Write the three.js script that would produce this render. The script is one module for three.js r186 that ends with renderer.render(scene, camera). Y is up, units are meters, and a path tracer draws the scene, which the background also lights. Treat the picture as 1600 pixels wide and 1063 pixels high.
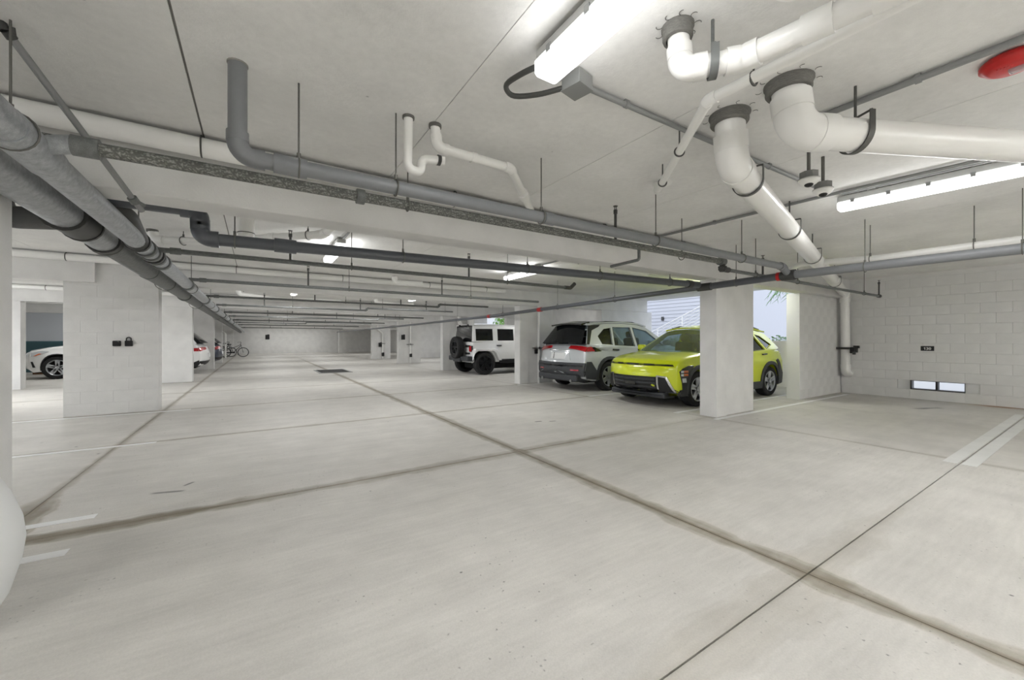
import * as THREE from 'three';
import { mergeGeometries, mergeVertices, toCreasedNormals } from 'three/addons/utils/BufferGeometryUtils.js';
import { RoundedBoxGeometry } from 'three/addons/geometries/RoundedBoxGeometry.js';
import { TessellateModifier } from 'three/addons/modifiers/TessellateModifier.js';
import { RectAreaLightUniformsLib } from 'three/addons/lights/RectAreaLightUniformsLib.js';
import { ImprovedNoise } from 'three/addons/math/ImprovedNoise.js';

// ------------------------------------------------------------------ camera, sky, exposure
const scene = new THREE.Scene();
const YAW = Math.atan2(400, 622);                       // the view is turned right of the aisle
const camera = new THREE.PerspectiveCamera(2 * Math.atan(531.5 / 622) * 180 / Math.PI, 1600 / 1063, 0.05, 400);
camera.position.set(0, 1.27, 0);
camera.rotation.y = -YAW;
scene.background = new THREE.Color().setRGB(0.74, 0.80, 0.93);
scene.backgroundIntensity = 0.96;
const renderer = new THREE.WebGLRenderer({ antialias: true });
renderer.toneMapping = THREE.LinearToneMapping;
renderer.toneMappingExposure = 2.1;
renderer.shadowMap.enabled = true;
RectAreaLightUniformsLib.init();
const LAMP = { area: 25.5, side: 32, up: 140, glow: 2.0, color: [0.985, 0.995, 1.0] };

// ------------------------------------------------------------------ helpers
const V = (x, y, z) => new THREE.Vector3(x, y, z);
let seed = 7;
const rnd = () => { seed = (seed * 1664525 + 1013904223) >>> 0; return seed / 4294967296; };
const noise = new ImprovedNoise();
const sm = (a, b, x) => { const t = Math.min(1, Math.max(0, (x - a) / (b - a))); return t * t * (3 - 2 * t); };
const lerp = (a, b, t) => a + (b - a) * t;
const fbm = (x, y, o = 4, z = 0.37) => { let s = 0, a = 0.5, f = 1; for (let i = 0; i < o; i++) { s += a * noise.noise(x * f, y * f, z + i * 3.1); a *= 0.5; f *= 2.03; } return s; };
const interp = (pts, x) => {                             // piecewise linear, pts sorted by descending or ascending x
  const p = pts[0][0] < pts[pts.length - 1][0] ? pts : [...pts].reverse();
  if (x <= p[0][0]) return p[0][1];
  for (let i = 1; i < p.length; i++) if (x <= p[i][0]) return lerp(p[i - 1][1], p[i][1], (x - p[i - 1][0]) / (p[i][0] - p[i - 1][0]));
  return p[p.length - 1][1];
};
const taken = {};
function numbered(n) { if (!(n in taken)) { taken[n] = 0; return n; } taken[n]++; return n + '_' + String(taken[n]).padStart(3, '0'); }
function shade(m) { m.castShadow = true; m.receiveShadow = true; return m; }
function thing(name, label, category, base = [0, 0, 0], group, turn = 0) {
  const o = new THREE.Group(); o.name = numbered(name); o.position.set(...base); o.rotation.y = turn;
  o.userData = { label, category }; if (group) o.userData.group = group;
  scene.add(o); return o;
}
// a part given in world coordinates, moved into its thing's own frame
function wpart(t, name, geo, mat, parent) {
  const root = t; geo.translate(-root.position.x, -root.position.y, -root.position.z);
  const m = shade(new THREE.Mesh(geo, mat)); m.name = name; (parent ?? t).add(m); return m;
}
function part(parent, name, geo, mat) { const m = shade(new THREE.Mesh(geo, mat)); m.name = name; parent.add(m); return m; }
function one(name, label, category, geo, mat, base = [0, 0, 0], group) {
  geo.translate(-base[0], -base[1], -base[2]);
  const m = shade(new THREE.Mesh(geo, mat)); m.name = numbered(name); m.position.set(...base); m.userData = { label, category };
  if (group) m.userData.group = group; scene.add(m); return m;
}
function struct(name, geo, mat, label, category) {
  const m = geo ? shade(new THREE.Mesh(geo, mat)) : new THREE.Group(); m.name = numbered(name);
  m.userData = { kind: 'structure', label, category }; scene.add(m); return m;
}
// uv in metres by the direction a face points
function muv(g, ox = 0, oy = 0) {
  const p = g.attributes.position, n = g.attributes.normal, uv = new Float32Array(p.count * 2);
  for (let i = 0; i < p.count; i++) {
    const ax = Math.abs(n.getX(i)), ay = Math.abs(n.getY(i)), az = Math.abs(n.getZ(i));
    const x = p.getX(i), y = p.getY(i), z = p.getZ(i);
    if (ay >= ax && ay >= az) { uv[2 * i] = x + ox; uv[2 * i + 1] = z + oy; }
    else if (ax >= az) { uv[2 * i] = z + ox; uv[2 * i + 1] = y + oy; } else { uv[2 * i] = x + ox; uv[2 * i + 1] = y + oy; }
  }
  g.setAttribute('uv', new THREE.BufferAttribute(uv, 2)); return g;
}
// box between two corners, world coordinates, optionally with a small chamfer
function box(x0, x1, y0, y1, z0, z1, r = 0) {
  const w = Math.abs(x1 - x0), h = Math.abs(y1 - y0), d = Math.abs(z1 - z0);
  const g = r ? new RoundedBoxGeometry(w, h, d, 1, r) : new THREE.BoxGeometry(w, h, d);
  g.translate((x0 + x1) / 2, (y0 + y1) / 2, (z0 + z1) / 2);
  return muv(g.index ? g.toNonIndexed() : g);
}
function merge(list) { return mergeGeometries(list.map((g) => { const h = g.index ? g.toNonIndexed() : g.clone(); for (const k of Object.keys(h.attributes)) if (!['position', 'normal', 'uv'].includes(k)) h.deleteAttribute(k); return h; })); }
// round bar swept through a list of points
function sweep(pts, r, seg = 14, cap = true, r2) {
  const n = pts.length, pos = [], nor = [], uv = [], idx = [];
  let T0 = pts[1].clone().sub(pts[0]).normalize(), N = V(0, 1, 0); if (Math.abs(T0.y) > 0.9) N = V(1, 0, 0);
  N.sub(T0.clone().multiplyScalar(N.dot(T0))).normalize(); let len = 0;
  for (let i = 0; i < n; i++) {
    const a = pts[Math.max(0, i - 1)], b = pts[Math.min(n - 1, i + 1)], T = b.clone().sub(a).normalize();
    N.sub(T.clone().multiplyScalar(N.dot(T))).normalize(); const B = T.clone().cross(N);
    if (i) len += pts[i].distanceTo(pts[i - 1]);
    const rr = r2 === undefined ? r : lerp(r, r2, i / (n - 1));
    for (let j = 0; j <= seg; j++) {
      const t = j / seg * Math.PI * 2, d = N.clone().multiplyScalar(Math.cos(t)).addScaledVector(B, Math.sin(t));
      pos.push(pts[i].x + d.x * rr, pts[i].y + d.y * rr, pts[i].z + d.z * rr); nor.push(d.x, d.y, d.z); uv.push(j / seg * 2 * Math.PI * r, len);
    }
  }
  for (let i = 0; i < n - 1; i++) for (let j = 0; j < seg; j++) { const a = i * (seg + 1) + j, b = a + seg + 1; idx.push(a, a + 1, b, b, a + 1, b + 1); }
  if (cap) for (const [i, s] of [[0, -1], [n - 1, 1]]) {
    const T = pts[i ? n - 1 : 1].clone().sub(pts[i ? n - 2 : 0]).normalize().multiplyScalar(s), c = pos.length / 3;
    pos.push(pts[i].x, pts[i].y, pts[i].z); nor.push(T.x, T.y, T.z); uv.push(0, 0);
    for (let j = 0; j <= seg; j++) { const k = (i * (seg + 1) + j) * 3; pos.push(pos[k], pos[k + 1], pos[k + 2]); nor.push(T.x, T.y, T.z); uv.push(0, 0); }
    for (let j = 0; j < seg; j++) s > 0 ? idx.push(c, c + 1 + j, c + 2 + j) : idx.push(c, c + 2 + j, c + 1 + j);
  }
  const g = new THREE.BufferGeometry(); g.setAttribute('position', new THREE.Float32BufferAttribute(pos, 3)); g.setAttribute('normal', new THREE.Float32BufferAttribute(nor, 3));
  g.setAttribute('uv', new THREE.Float32BufferAttribute(uv, 2)); g.setIndex(idx); return g;
}
const bar = (a, b, r, seg = 12) => sweep([a, b], r, seg);
function arcAt(a, p, b, R, steps = 7) {                     // rounded corner a-p-b: the points of the bend
  const u = a.clone().sub(p).normalize(), w = b.clone().sub(p).normalize(), ang = Math.acos(Math.max(-1, Math.min(1, u.dot(w))));
  const t = R / Math.tan(ang / 2), s = p.clone().addScaledVector(u, t), e = p.clone().addScaledVector(w, t);
  const bis = u.clone().add(w).normalize(), c = p.clone().addScaledVector(bis, R / Math.sin(ang / 2)), out = [];
  const v0 = s.clone().sub(c), v1 = e.clone().sub(c), tot = Math.PI - ang, sn = Math.sin(tot);
  for (let i = 0; i <= steps; i++) { const k = i / steps; out.push(c.clone().addScaledVector(v0, Math.sin((1 - k) * tot) / sn).addScaledVector(v1, Math.sin(k * tot) / sn)); }
  return out;
}
function fillet(pts, R) { const o = [pts[0]]; for (let i = 1; i < pts.length - 1; i++) o.push(...arcAt(pts[i - 1], pts[i], pts[i + 1], R)); o.push(pts[pts.length - 1]); return o; }
// straight lengths and elbows of one pipe; elbows are thicker, with socket collars
function pipeRun(t, pts, r, mat, { bend = 1.5, fit = 1.13, elbow = true, seg = 18 } = {}) {
  let s = pts[0];
  for (let i = 1; i < pts.length; i++) {
    let e = pts[i];
    if (i < pts.length - 1) {
      const arc = arcAt(pts[i - 1], pts[i], pts[i + 1], r * bend + r * 0.2, 9);
      e = arc[0];
      const d0 = pts[i - 1].clone().sub(pts[i]).normalize(), d1 = pts[i + 1].clone().sub(pts[i]).normalize();
      const body = sweep([arc[0].clone().addScaledVector(d0, r * 0.25), ...arc, arc[9].clone().addScaledVector(d1, r * 0.25)], r * (elbow ? fit : 1.0), seg);
      const list = [body];
      if (elbow) list.push(bar(arc[0].clone(), arc[0].clone().addScaledVector(d0, r * 1.1), r * fit * 1.04, seg), bar(arc[9].clone(), arc[9].clone().addScaledVector(d1, r * 1.1), r * fit * 1.04, seg));
      wpart(t, 'elbow', merge(list), mat);
      wpart(t, 'pipe', bar(s, e, r, seg), mat); s = arc[9]; continue;
    }
    wpart(t, 'pipe', bar(s, e, r, seg), mat);
  }
}
const coupling = (t, p, dir, r, mat, len = 0.09, name = 'coupling') => wpart(t, name, bar(p.clone().addScaledVector(dir, -len / 2), p.clone().addScaledVector(dir, len / 2), r, 18), mat);
function ringAt(p, dir, R, r) { const g = new THREE.TorusGeometry(R, r, 6, 20); g.applyQuaternion(new THREE.Quaternion().setFromUnitVectors(V(0, 0, 1), dir.clone().normalize())); g.translate(p.x, p.y, p.z); return g; }
const CEIL = 2.7;
function hanger(t, p, dir, r, mat, top = CEIL) {
  const g = [ringAt(p, dir, r + 0.006, 0.005), bar(V(p.x, p.y + r, p.z), V(p.x, top - 0.004, p.z), 0.005, 6), bar(V(p.x, p.y + r - 0.002, p.z), V(p.x, p.y + r + 0.035, p.z), 0.011, 8)];
  return wpart(t, 'hanger', merge(g), mat);
}
function sprinkler(t, p, h, mat) {                          // upright head on a riser
  wpart(t, 'sprinkler_head', merge([bar(p, V(p.x, p.y + h, p.z), 0.014, 8), bar(V(p.x, p.y + h, p.z), V(p.x, p.y + h + 0.04, p.z), 0.02, 8),
    bar(V(p.x - 0.012, p.y + h + 0.04, p.z), V(p.x - 0.012, p.y + h + 0.075, p.z), 0.004, 6), bar(V(p.x + 0.012, p.y + h + 0.04, p.z), V(p.x + 0.012, p.y + h + 0.075, p.z), 0.004, 6),
    bar(V(p.x, p.y + h + 0.075, p.z), V(p.x, p.y + h + 0.08, p.z), 0.024, 10)]), mat);
}

const tess = (g, e, n = 6) => new TessellateModifier(e, n).modify(g.index ? g.toNonIndexed() : g);
const polyShape = (pts) => { const s = new THREE.Shape(); s.moveTo(...pts[0]); for (const p of pts.slice(1)) s.lineTo(...p); s.closePath(); return s; };
function flip(g) { const p = g.attributes.position.array; for (let i = 0; i < p.length; i += 9) for (let k = 0; k < 3; k++) { const a = p[i + 3 + k]; p[i + 3 + k] = p[i + 6 + k]; p[i + 6 + k] = a; } return g; }
const clean = (g, ang = 0.6) => { g.deleteAttribute('normal'); g.deleteAttribute('uv'); const h = toCreasedNormals(g, ang); h.setAttribute('uv', new THREE.Float32BufferAttribute(new Float32Array(h.attributes.position.count * 2), 2)); return h; };
// closed thin shell over a grid of points
function shell(fn, nu, nv, th) {
  const P = [], N = []; const q = (u, v) => fn(u, v);
  for (let j = 0; j <= nv; j++) for (let i = 0; i <= nu; i++) {
    const u = i / nu, v = j / nv, e = 0.01, p = q(u, v), a = q(Math.min(1, u + e), v).sub(q(Math.max(0, u - e), v)), b = q(u, Math.min(1, v + e)).sub(q(u, Math.max(0, v - e)));
    P.push(p); N.push(a.cross(b).normalize());
  }
  const w = nu + 1, tri = [], add = (a, b, c) => tri.push(a.x, a.y, a.z, b.x, b.y, b.z, c.x, c.y, c.z), I = P.map((p, i) => p.clone().addScaledVector(N[i], -th));
  for (let j = 0; j < nv; j++) for (let i = 0; i < nu; i++) { const a = j * w + i, b = a + 1, c = a + w, d = c + 1; add(P[a], P[b], P[d]); add(P[a], P[d], P[c]); add(I[a], I[d], I[b]); add(I[a], I[c], I[d]); }
  const edge = (a, b) => { add(P[a], I[a], P[b]); add(P[b], I[a], I[b]); };
  for (let i = 0; i < nu; i++) { edge(i, i + 1); edge(nv * w + i + 1, nv * w + i); } for (let j = 0; j < nv; j++) { edge((j + 1) * w, j * w); edge(j * w + nu, (j + 1) * w + nu); }
  const g = new THREE.BufferGeometry(); g.setAttribute('position', new THREE.Float32BufferAttribute(tri, 3)); return clean(g, 0.7);
}

// ------------------------------------------------------------------ textures and materials
function tex(w, h, fn, { srgb = true, repeat = [1, 1] } = {}) {
  const d = new Uint8Array(w * h * 4);
  for (let j = 0; j < h; j++) for (let i = 0; i < w; i++) { const c = fn(i / w, j / h, i, j), k = (j * w + i) * 4; d[k] = c[0]; d[k + 1] = c[1]; d[k + 2] = c[2]; d[k + 3] = 255; }
  const t = new THREE.DataTexture(d, w, h, THREE.RGBAFormat); t.wrapS = t.wrapT = THREE.RepeatWrapping; t.magFilter = THREE.LinearFilter; t.minFilter = THREE.LinearMipmapLinearFilter; t.generateMipmaps = true;
  if (srgb) t.colorSpace = THREE.SRGBColorSpace; t.repeat.set(...repeat); t.needsUpdate = true; return t;
}
const cl = (v) => Math.max(0, Math.min(255, v));
const wrapN = (u, v, f, o = 3, z = 0) => {                  // noise that tiles over the unit square
  const a = fbm(u * f, v * f, o, z), b = fbm((u - 1) * f, v * f, o, z), c = fbm(u * f, (v - 1) * f, o, z), d = fbm((u - 1) * f, (v - 1) * f, o, z);
  const x = sm(0.75, 1, u), y = sm(0.75, 1, v); return lerp(lerp(a, b, x), lerp(c, d, x), y);
};
const paintMap = tex(512, 512, (u, v) => { const n = wrapN(u, v, 6, 4, 1.3) * 16 + (rnd() - 0.5) * 4; return [cl(236 + n), cl(236 + n), cl(235 + n)]; }, { repeat: [0.5, 0.5] });
const rough = tex(512, 512, (u, v) => { const n = 128 + wrapN(u, v, 40, 3, 5.1) * 150 + (rnd() - 0.5) * 50; return [cl(n), cl(n), cl(n)]; }, { srgb: false, repeat: [1.5, 1.5] });
const ceilMap = tex(1024, 1024, (u, v) => {
  let n = wrapN(u, v, 5, 5, 9.7) * 18 + wrapN(u, v, 60, 2, 2.2) * 8 + (rnd() - 0.5) * 5;
  const s = wrapN(u, v, 55, 2, 7.7); if (s > 0.47) n -= 40 * sm(0.47, 0.55, s);
  return [cl(234 + n), cl(233 + n), cl(230 + n)];
}, { repeat: [0.4, 0.4] });
const galvMap = tex(512, 512, (u, v) => { const n = wrapN(u, v, 10, 5, 3.3), m = wrapN(u, v, 70, 2, 8.3); const k = 172 + n * 44 + m * 26; return [cl(k), cl(k + 2), cl(k + 3)]; }, { repeat: [3, 3] });
const mottleMap = tex(512, 512, (u, v) => { const n = wrapN(u, v, 20, 5, 6.3), m = wrapN(u, v, 5, 2, 1.9); const k = 96 + sm(-0.02, 0.2, n + m * 0.5) * 46 + n * 24; return [cl(k), cl(k + 1), cl(k - 4)]; }, { repeat: [6, 4] });
const M = {
  wall: new THREE.MeshStandardMaterial({ map: paintMap, bumpMap: rough, bumpScale: 0.0012, roughness: 0.62, color: 0xf3f2f0 }),
  wallPlain: new THREE.MeshStandardMaterial({ map: paintMap, roughness: 0.62, color: 0xf3f2f0 }),
  mortar: new THREE.MeshStandardMaterial({ color: 0xe2e2e0, roughness: 0.8 }),
  ceil: new THREE.MeshStandardMaterial({ map: ceilMap, bumpMap: rough, bumpScale: 0.0012, roughness: 0.8 }),
  seam: new THREE.MeshStandardMaterial({ color: 0x8b8985, roughness: 0.9 }),
  greyPvc: new THREE.MeshStandardMaterial({ color: 0x85878a, roughness: 0.42, map: paintMap }),
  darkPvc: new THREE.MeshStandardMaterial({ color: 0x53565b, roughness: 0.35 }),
  whitePvc: new THREE.MeshPhysicalMaterial({ color: 0xf4f3ef, roughness: 0.3, clearcoat: 0.3, clearcoatRoughness: 0.25 }),
  galv: new THREE.MeshStandardMaterial({ map: galvMap, color: 0xf0f2f4, roughness: 0.4, metalness: 0.3 }),
  galvDull: new THREE.MeshStandardMaterial({ map: galvMap, color: 0xa9aaa7, roughness: 0.55, metalness: 0.25 }),
  mottle: new THREE.MeshStandardMaterial({ map: mottleMap, roughness: 0.6, metalness: 0.2 }),
  iron: new THREE.MeshStandardMaterial({ color: 0x4c4c4a, roughness: 0.5, metalness: 0.4 }),
  rod: new THREE.MeshStandardMaterial({ color: 0x6f6e69, roughness: 0.5, metalness: 0.6 }),
  strap: new THREE.MeshStandardMaterial({ color: 0x5b5b58, roughness: 0.45, metalness: 0.5 }),
  conduit: new THREE.MeshStandardMaterial({ color: 0x8a8b8a, roughness: 0.5 }),
  boxGrey: new THREE.MeshStandardMaterial({ color: 0x858684, roughness: 0.55 }),
  housing: new THREE.MeshStandardMaterial({ color: 0xb4b4b1, roughness: 0.5 }),
  lens: new THREE.MeshStandardMaterial({ color: 0xf6f6f2, roughness: 0.35, emissive: new THREE.Color().setRGB(...LAMP.color), emissiveIntensity: LAMP.glow }),
  lensOff: new THREE.MeshStandardMaterial({ color: 0xd7d8d6, roughness: 0.35 }),
  red: new THREE.MeshStandardMaterial({ color: 0xb50d0d, roughness: 0.35 }),
  clear: new THREE.MeshPhysicalMaterial({ color: 0xe8ecef, roughness: 0.08, transmission: 0.7, thickness: 0 }),
  black: new THREE.MeshStandardMaterial({ color: 0x121212, roughness: 0.55 }),
  collar: new THREE.MeshStandardMaterial({ map: galvMap, color: 0xa8a49c, roughness: 0.75 }),
  line: new THREE.MeshStandardMaterial({ map: paintMap, color: 0xffffff, roughness: 0.6 }),
  steel: new THREE.MeshStandardMaterial({ color: 0x9a9b9a, roughness: 0.35, metalness: 0.8 }),
};

// ------------------------------------------------------------------ floor: concrete slabs with open joints
const JX = [-8.2, -5.2, -1.4, 2.52, 6.25, 9.1, 11.95], JZ = [5, 1.9, -0.95, -3.77, -6.6, -9.4, -12.3, -15.35, -18.4, -21.4, -24.3, -27.3, -30.3, -33.2, -36.2, -39.1, -42, -44.6];
function floorColour(x, z, fine) {
  const n1 = fbm(x * 0.55, z * 0.55, 3, 2.1), n2 = fbm(x * 3.1, z * 3.1, 3, 5.7), st = fbm(x * 0.9, z * 7.5, 2, 8.8);
  let v = 1 + n1 * 0.10 + n2 * 0.07 + st * 0.05;
  let brown = 0;
  const wav = fbm(x * 2.2, z * 2.2, 3, 11.3), wav2 = fbm(x * 9, z * 9, 2, 14.3);
  const lay = (d, w, s) => { const ww = w * (1 + wav * 1.1 + wav2 * 0.35); brown += s * sm(ww, ww * 0.55, d) * (0.8 + 0.5 * wav2); brown += 0.35 * s * Math.exp(-(((d - ww * 0.92) / 0.012) ** 2)); brown += s * 0.8 * Math.exp(-((d / 0.02) ** 2)); };
  lay(Math.abs(x - 2.52), 0.085 + 0.03 * sm(-4, 0, z), 0.75 * sm(-34, -20, z));
  const l2 = sm(-9.5, -6, z); lay(Math.abs(x + 1.4), 0.05 + 0.09 * sm(-4.9, -4.4, z), 0.45 + 0.7 * sm(-4.9, -4.2, z) * l2);
  lay(Math.abs(z + 3.77), 0.10, (0.45 + 0.6 * sm(0.3, -0.8, x)) * sm(4.9, 3.6, x) + 0.1);
  lay(Math.abs(z + 0.95), 0.13 * (0.4 + sm(1.6, 0.5, Math.abs(x - 2.4))), 0.2 * sm(5.5, 3, x));
  for (let i = 4; i < JZ.length; i++) lay(Math.abs(z - JZ[i]), 0.06, 0.42);
  lay(Math.abs(x - 6.25), 0.05, 0.2);
  // scuffs and small dark spots where the photograph has them
  const sp = fbm(x * 23, z * 23, 2, 21.1); if (sp > 0.42) v -= 0.5 * sm(0.42, 0.52, sp) * sm(0.0, 0.25, fbm(x * 0.7, z * 0.7, 2, 30.3) + 0.2);
  if (fine) { const s2 = fbm(x * 48, z * 48, 2, 23.9); if (s2 > 0.33) v -= 0.4 * sm(0.33, 0.46, s2) * sm(-0.15, 0.2, fbm(x * 1.3, z * 1.3, 2, 33.3)); v += fbm(x * 5, z * 40, 2, 41.2) * 0.05 + (rnd() - 0.5) * 0.05; } else v += (rnd() - 0.5) * 0.03;
  const scuff = (cx, cz, a, l, w) => { const dx = x - cx, dz = z - cz, p = dx * Math.cos(a) + dz * Math.sin(a), q = -dx * Math.sin(a) + dz * Math.cos(a); v -= 0.42 * sm(l, l * 0.6, Math.abs(p)) * sm(w, w * 0.3, Math.abs(q)) * (0.7 + wav2); };
  scuff(-0.62, -4.35, 0.3, 0.14, 0.03); scuff(-0.5, -4.5, -0.9, 0.06, 0.02); scuff(10.5, -2.05, 0.4, 0.35, 0.08); scuff(3.7, -5.0, 0.2, 0.07, 0.04); scuff(3.9, -4.9, 0.2, 0.07, 0.03);
  brown = Math.min(1, Math.max(0, brown));
  const rust = Math.exp(-(((x - 11.9) / 0.16) ** 2) - (((z + 1.35) / 0.3) ** 2));
  const r = 200 * v * lerp(1, 0.66, brown), g = 197 * v * lerp(1, 0.63, brown) * (1 - 0.45 * rust), b = 191 * v * lerp(1, 0.57, brown) * (1 - 0.6 * rust);
  return [cl(r * (1 - 0.25 * rust)), cl(g), cl(b)];
}
const A0 = [-1.4, -6.6], A1 = [6.25, 1.9], B0 = [-8.4, -45], B1 = [12.2, 5.2];
const floorA = tex(1800, 2000, (u, v) => floorColour(lerp(A0[0], A1[0], u), lerp(A0[1], A1[1], v), true));
const floorB = tex(1100, 2000, (u, v) => floorColour(lerp(B0[0], B1[0], u), lerp(B0[1], B1[1], v), false));
const floorRough = rough;
M.floorA = new THREE.MeshStandardMaterial({ map: floorA, roughness: 0.58 });
M.floorB = new THREE.MeshStandardMaterial({ map: floorB, roughness: 0.58 });
M.ground = new THREE.MeshStandardMaterial({ color: 0xb9b8b4, roughness: 0.9 });
M.gap = new THREE.MeshStandardMaterial({ color: 0x3a352e, roughness: 0.95 });
const floor = struct('floor', box(-8.4, 12.2, -0.3, -0.02, -45, 5.2), M.gap, 'light grey concrete garage floor cut into slabs by joints', 'floor');
for (let i = 0; i < JX.length - 1; i++) for (let j = 0; j < JZ.length - 1; j++) {
  const gx = j < 3 ? 0.004 : 0.0025, x0 = JX[i] + gx, x1 = JX[i + 1] - gx, z0 = JZ[j + 1] + gx, z1 = JZ[j] - gx;
  const inA = x0 > A0[0] && x1 < A1[0] && z0 > A0[1] && z1 < A1[1];
  const g = box(x0, x1, -0.03, 0, z0, z1), p = g.attributes.position, uv = g.attributes.uv, [a, b] = inA ? [A0, A1] : [B0, B1];
  for (let k = 0; k < p.count; k++) uv.setXY(k, (p.getX(k) - a[0]) / (b[0] - a[0]), (p.getZ(k) - a[1]) / (b[1] - a[1]));
  part(floor, 'slab', g, inA ? M.floorA : M.floorB);
}

// ------------------------------------------------------------------ ceiling: slab cast against board strips, and the beams
const BEAMS = [-3.64, -9.5, -15.4, -21.4, -27.3, -33.2, -39.1], BEAM_Y = 2.27, SEAMS = [];
for (let k = -7; k <= 10; k++) SEAMS.push(-0.31 + 1.295 * k);
const ceiling = struct('ceiling', box(-8.4, 12.2, CEIL + 0.012, CEIL + 0.3, -45, 5.2), M.seam, 'off-white painted concrete ceiling with long board seams', 'ceiling');
{
  const xs = [-8.4, ...SEAMS.filter((s) => s > -8.2 && s < 12), 12.2], zs = [5.2, ...BEAMS.flatMap((b) => [b, b - 0.29]), -45];
  for (let j = 0; j < zs.length; j += 2) for (let i = 0; i < xs.length - 1; i++) {
    const w = Math.abs(xs[i] + 0.31) < 0.01 ? 0.006 : 0.0022, w1 = Math.abs(xs[i + 1] + 0.31) < 0.01 ? 0.006 : 0.0022;
    part(ceiling, 'board_strip', box(xs[i] + w, xs[i + 1] - w1, CEIL, CEIL + 0.02, zs[j + 1], zs[j]), M.ceil);
  }
}
const beamWords = ['nearest', 'second nearest', 'third', 'fourth', 'fifth', 'sixth', 'farthest'];
BEAMS.forEach((z, i) => {
  const t = thing('ceiling_beam', `off-white concrete ceiling beam across the garage, ${beamWords[i]} to the camera`, 'beam', [2, BEAM_Y, z], 'cross beams');
  wpart(t, 'beam_body', i === 1 ? box(-1.47, 11.95, BEAM_Y, CEIL + 0.01, z - 0.29, z, 0.01) : box(-8.2, 11.95, BEAM_Y, CEIL + 0.01, z - 0.29, z, 0.01), M.wall);
  if (i === 1) wpart(t, 'beam_end', merge([box(-8.2, -2.68, BEAM_Y - 0.03, CEIL + 0.01, z - 0.37, z + 0.08), box(-2.68, -2.28, BEAM_Y - 0.03, CEIL + 0.01, z + 0.004, z + 0.08)]), M.wall);
});

// ------------------------------------------------------------------ walls
// painted concrete blocks laid in running bond between two corners of an upright rectangle
function blockwork(parent, axis, a0, a1, y0, y1, c0, c1, mat, skip, base = [0, 0, 0]) {
  const L = 0.4, C = 0.2, gap = 0.0016, variants = {};
  for (let r = 0; y0 + r * C < y1 - 0.03; r++) {
    const yb = y0 + r * C, yt = Math.min(y1, yb + C);
    for (let s = a0 - (r % 2 ? L / 2 : 0); s < a1 - 0.01; s += L) {
      const b0 = Math.max(a0, s), b1 = Math.min(a1, s + L); if (b1 - b0 < 0.03) continue;
      if (skip && skip((b0 + b1) / 2, (yb + yt) / 2)) continue;
      const key = (b1 - b0).toFixed(3) + (yt - yb).toFixed(3);
      if (!variants[key]) { const w = b1 - b0 - gap, h = yt - yb - gap, d = Math.abs(c1 - c0); const g = axis === 'x' ? new RoundedBoxGeometry(w, h, d, 1, 0.0016) : new RoundedBoxGeometry(d, h, w, 1, 0.0016); variants[key] = muv(g.index ? g.toNonIndexed() : g, rnd() * 2, rnd() * 2); }
      const m = part(parent, 'block', variants[key], mat), c = (c0 + c1) / 2, q = (b0 + b1) / 2;
      axis === 'x' ? m.position.set(q - base[0], (yb + yt) / 2 - base[1], c - base[2]) : m.position.set(c - base[0], (yb + yt) / 2 - base[1], q - base[2]);
    }
  }
}
const RW = 11.95;
const inVent = (z, y) => z > -2.62 && z < -1.80 && y > 0.2 && y < 0.4;
// right wall near the camera, with the slot vent low down
const wr = struct('wall_right', merge([box(RW + 0.05, RW + 0.2, 0, 0.2, -3.95, 5), box(RW + 0.05, RW + 0.2, 0.4, CEIL, -3.95, 5), box(RW + 0.05, RW + 0.2, 0.2, 0.4, -3.95, -2.6), box(RW + 0.05, RW + 0.2, 0.2, 0.4, -1.8, 5),
  box(RW + 0.0, RW + 0.05, 0, CEIL, 0.2, 5)]), M.mortar, 'white painted concrete block wall with a low slot vent', 'wall');
blockwork(wr, 'z', -3.8, 0.2, 0, 2.6, RW, RW + 0.055, M.wall, inVent);
part(wr, 'wall_cap', box(RW - 0.002, RW + 0.05, 2.6, CEIL + 0.01, -3.9, 0.2), M.wall);
// rest of the right-hand outer wall: parapet, solid stretch, high opening, solid stretch
struct('wall_parapet', box(RW, RW + 0.2, 0, 1.25, -9.5, -4.07, 0.01), M.wall, 'low pale parapet wall at the open side behind the yellow car', 'wall');
struct('wall_outer', merge([box(RW, RW + 0.2, 0, CEIL, -19.0, -9.76), box(RW, RW + 0.2, 0, 1.3, -25.2, -19.0), box(RW, RW + 0.2, 0, CEIL, -45, -25.2)]), M.wallPlain, 'long white outer wall beyond the parked cars', 'wall');
struct('wall_far', box(-8.4, 12.2, 0, CEIL, -44.9, -44.6), M.wallPlain, 'white end wall at the far end of the garage', 'wall');
struct('wall_back', box(-8.4, 12.2, 0, CEIL, 5, 5.2), M.wallPlain, 'white wall behind the viewpoint', 'wall');
struct('wall_left', merge([box(-8.4, -8.2, 0, CEIL, -4.2, 5), box(-8.4, -8.2, 2.3, CEIL, -15.4, -4.2), box(-8.4, -8.2, 0, CEIL, -45, -15.4)]), M.wallPlain, 'white outer wall on the left with a wide opening', 'wall');
struct('wall_store', merge([box(-8.2, -5.08, 0, BEAM_Y, -15.69, -15.4)]), M.wallPlain, 'bright white wall end beside the opening with the white car', 'wall');
struct('wall_store_rear', box(-8.2, -2.6, 0, CEIL, -25.2, -25), new THREE.MeshStandardMaterial({ color: 0xd3d6d9, roughness: 0.7 }), 'grey wall behind the white car', 'wall');
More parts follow.
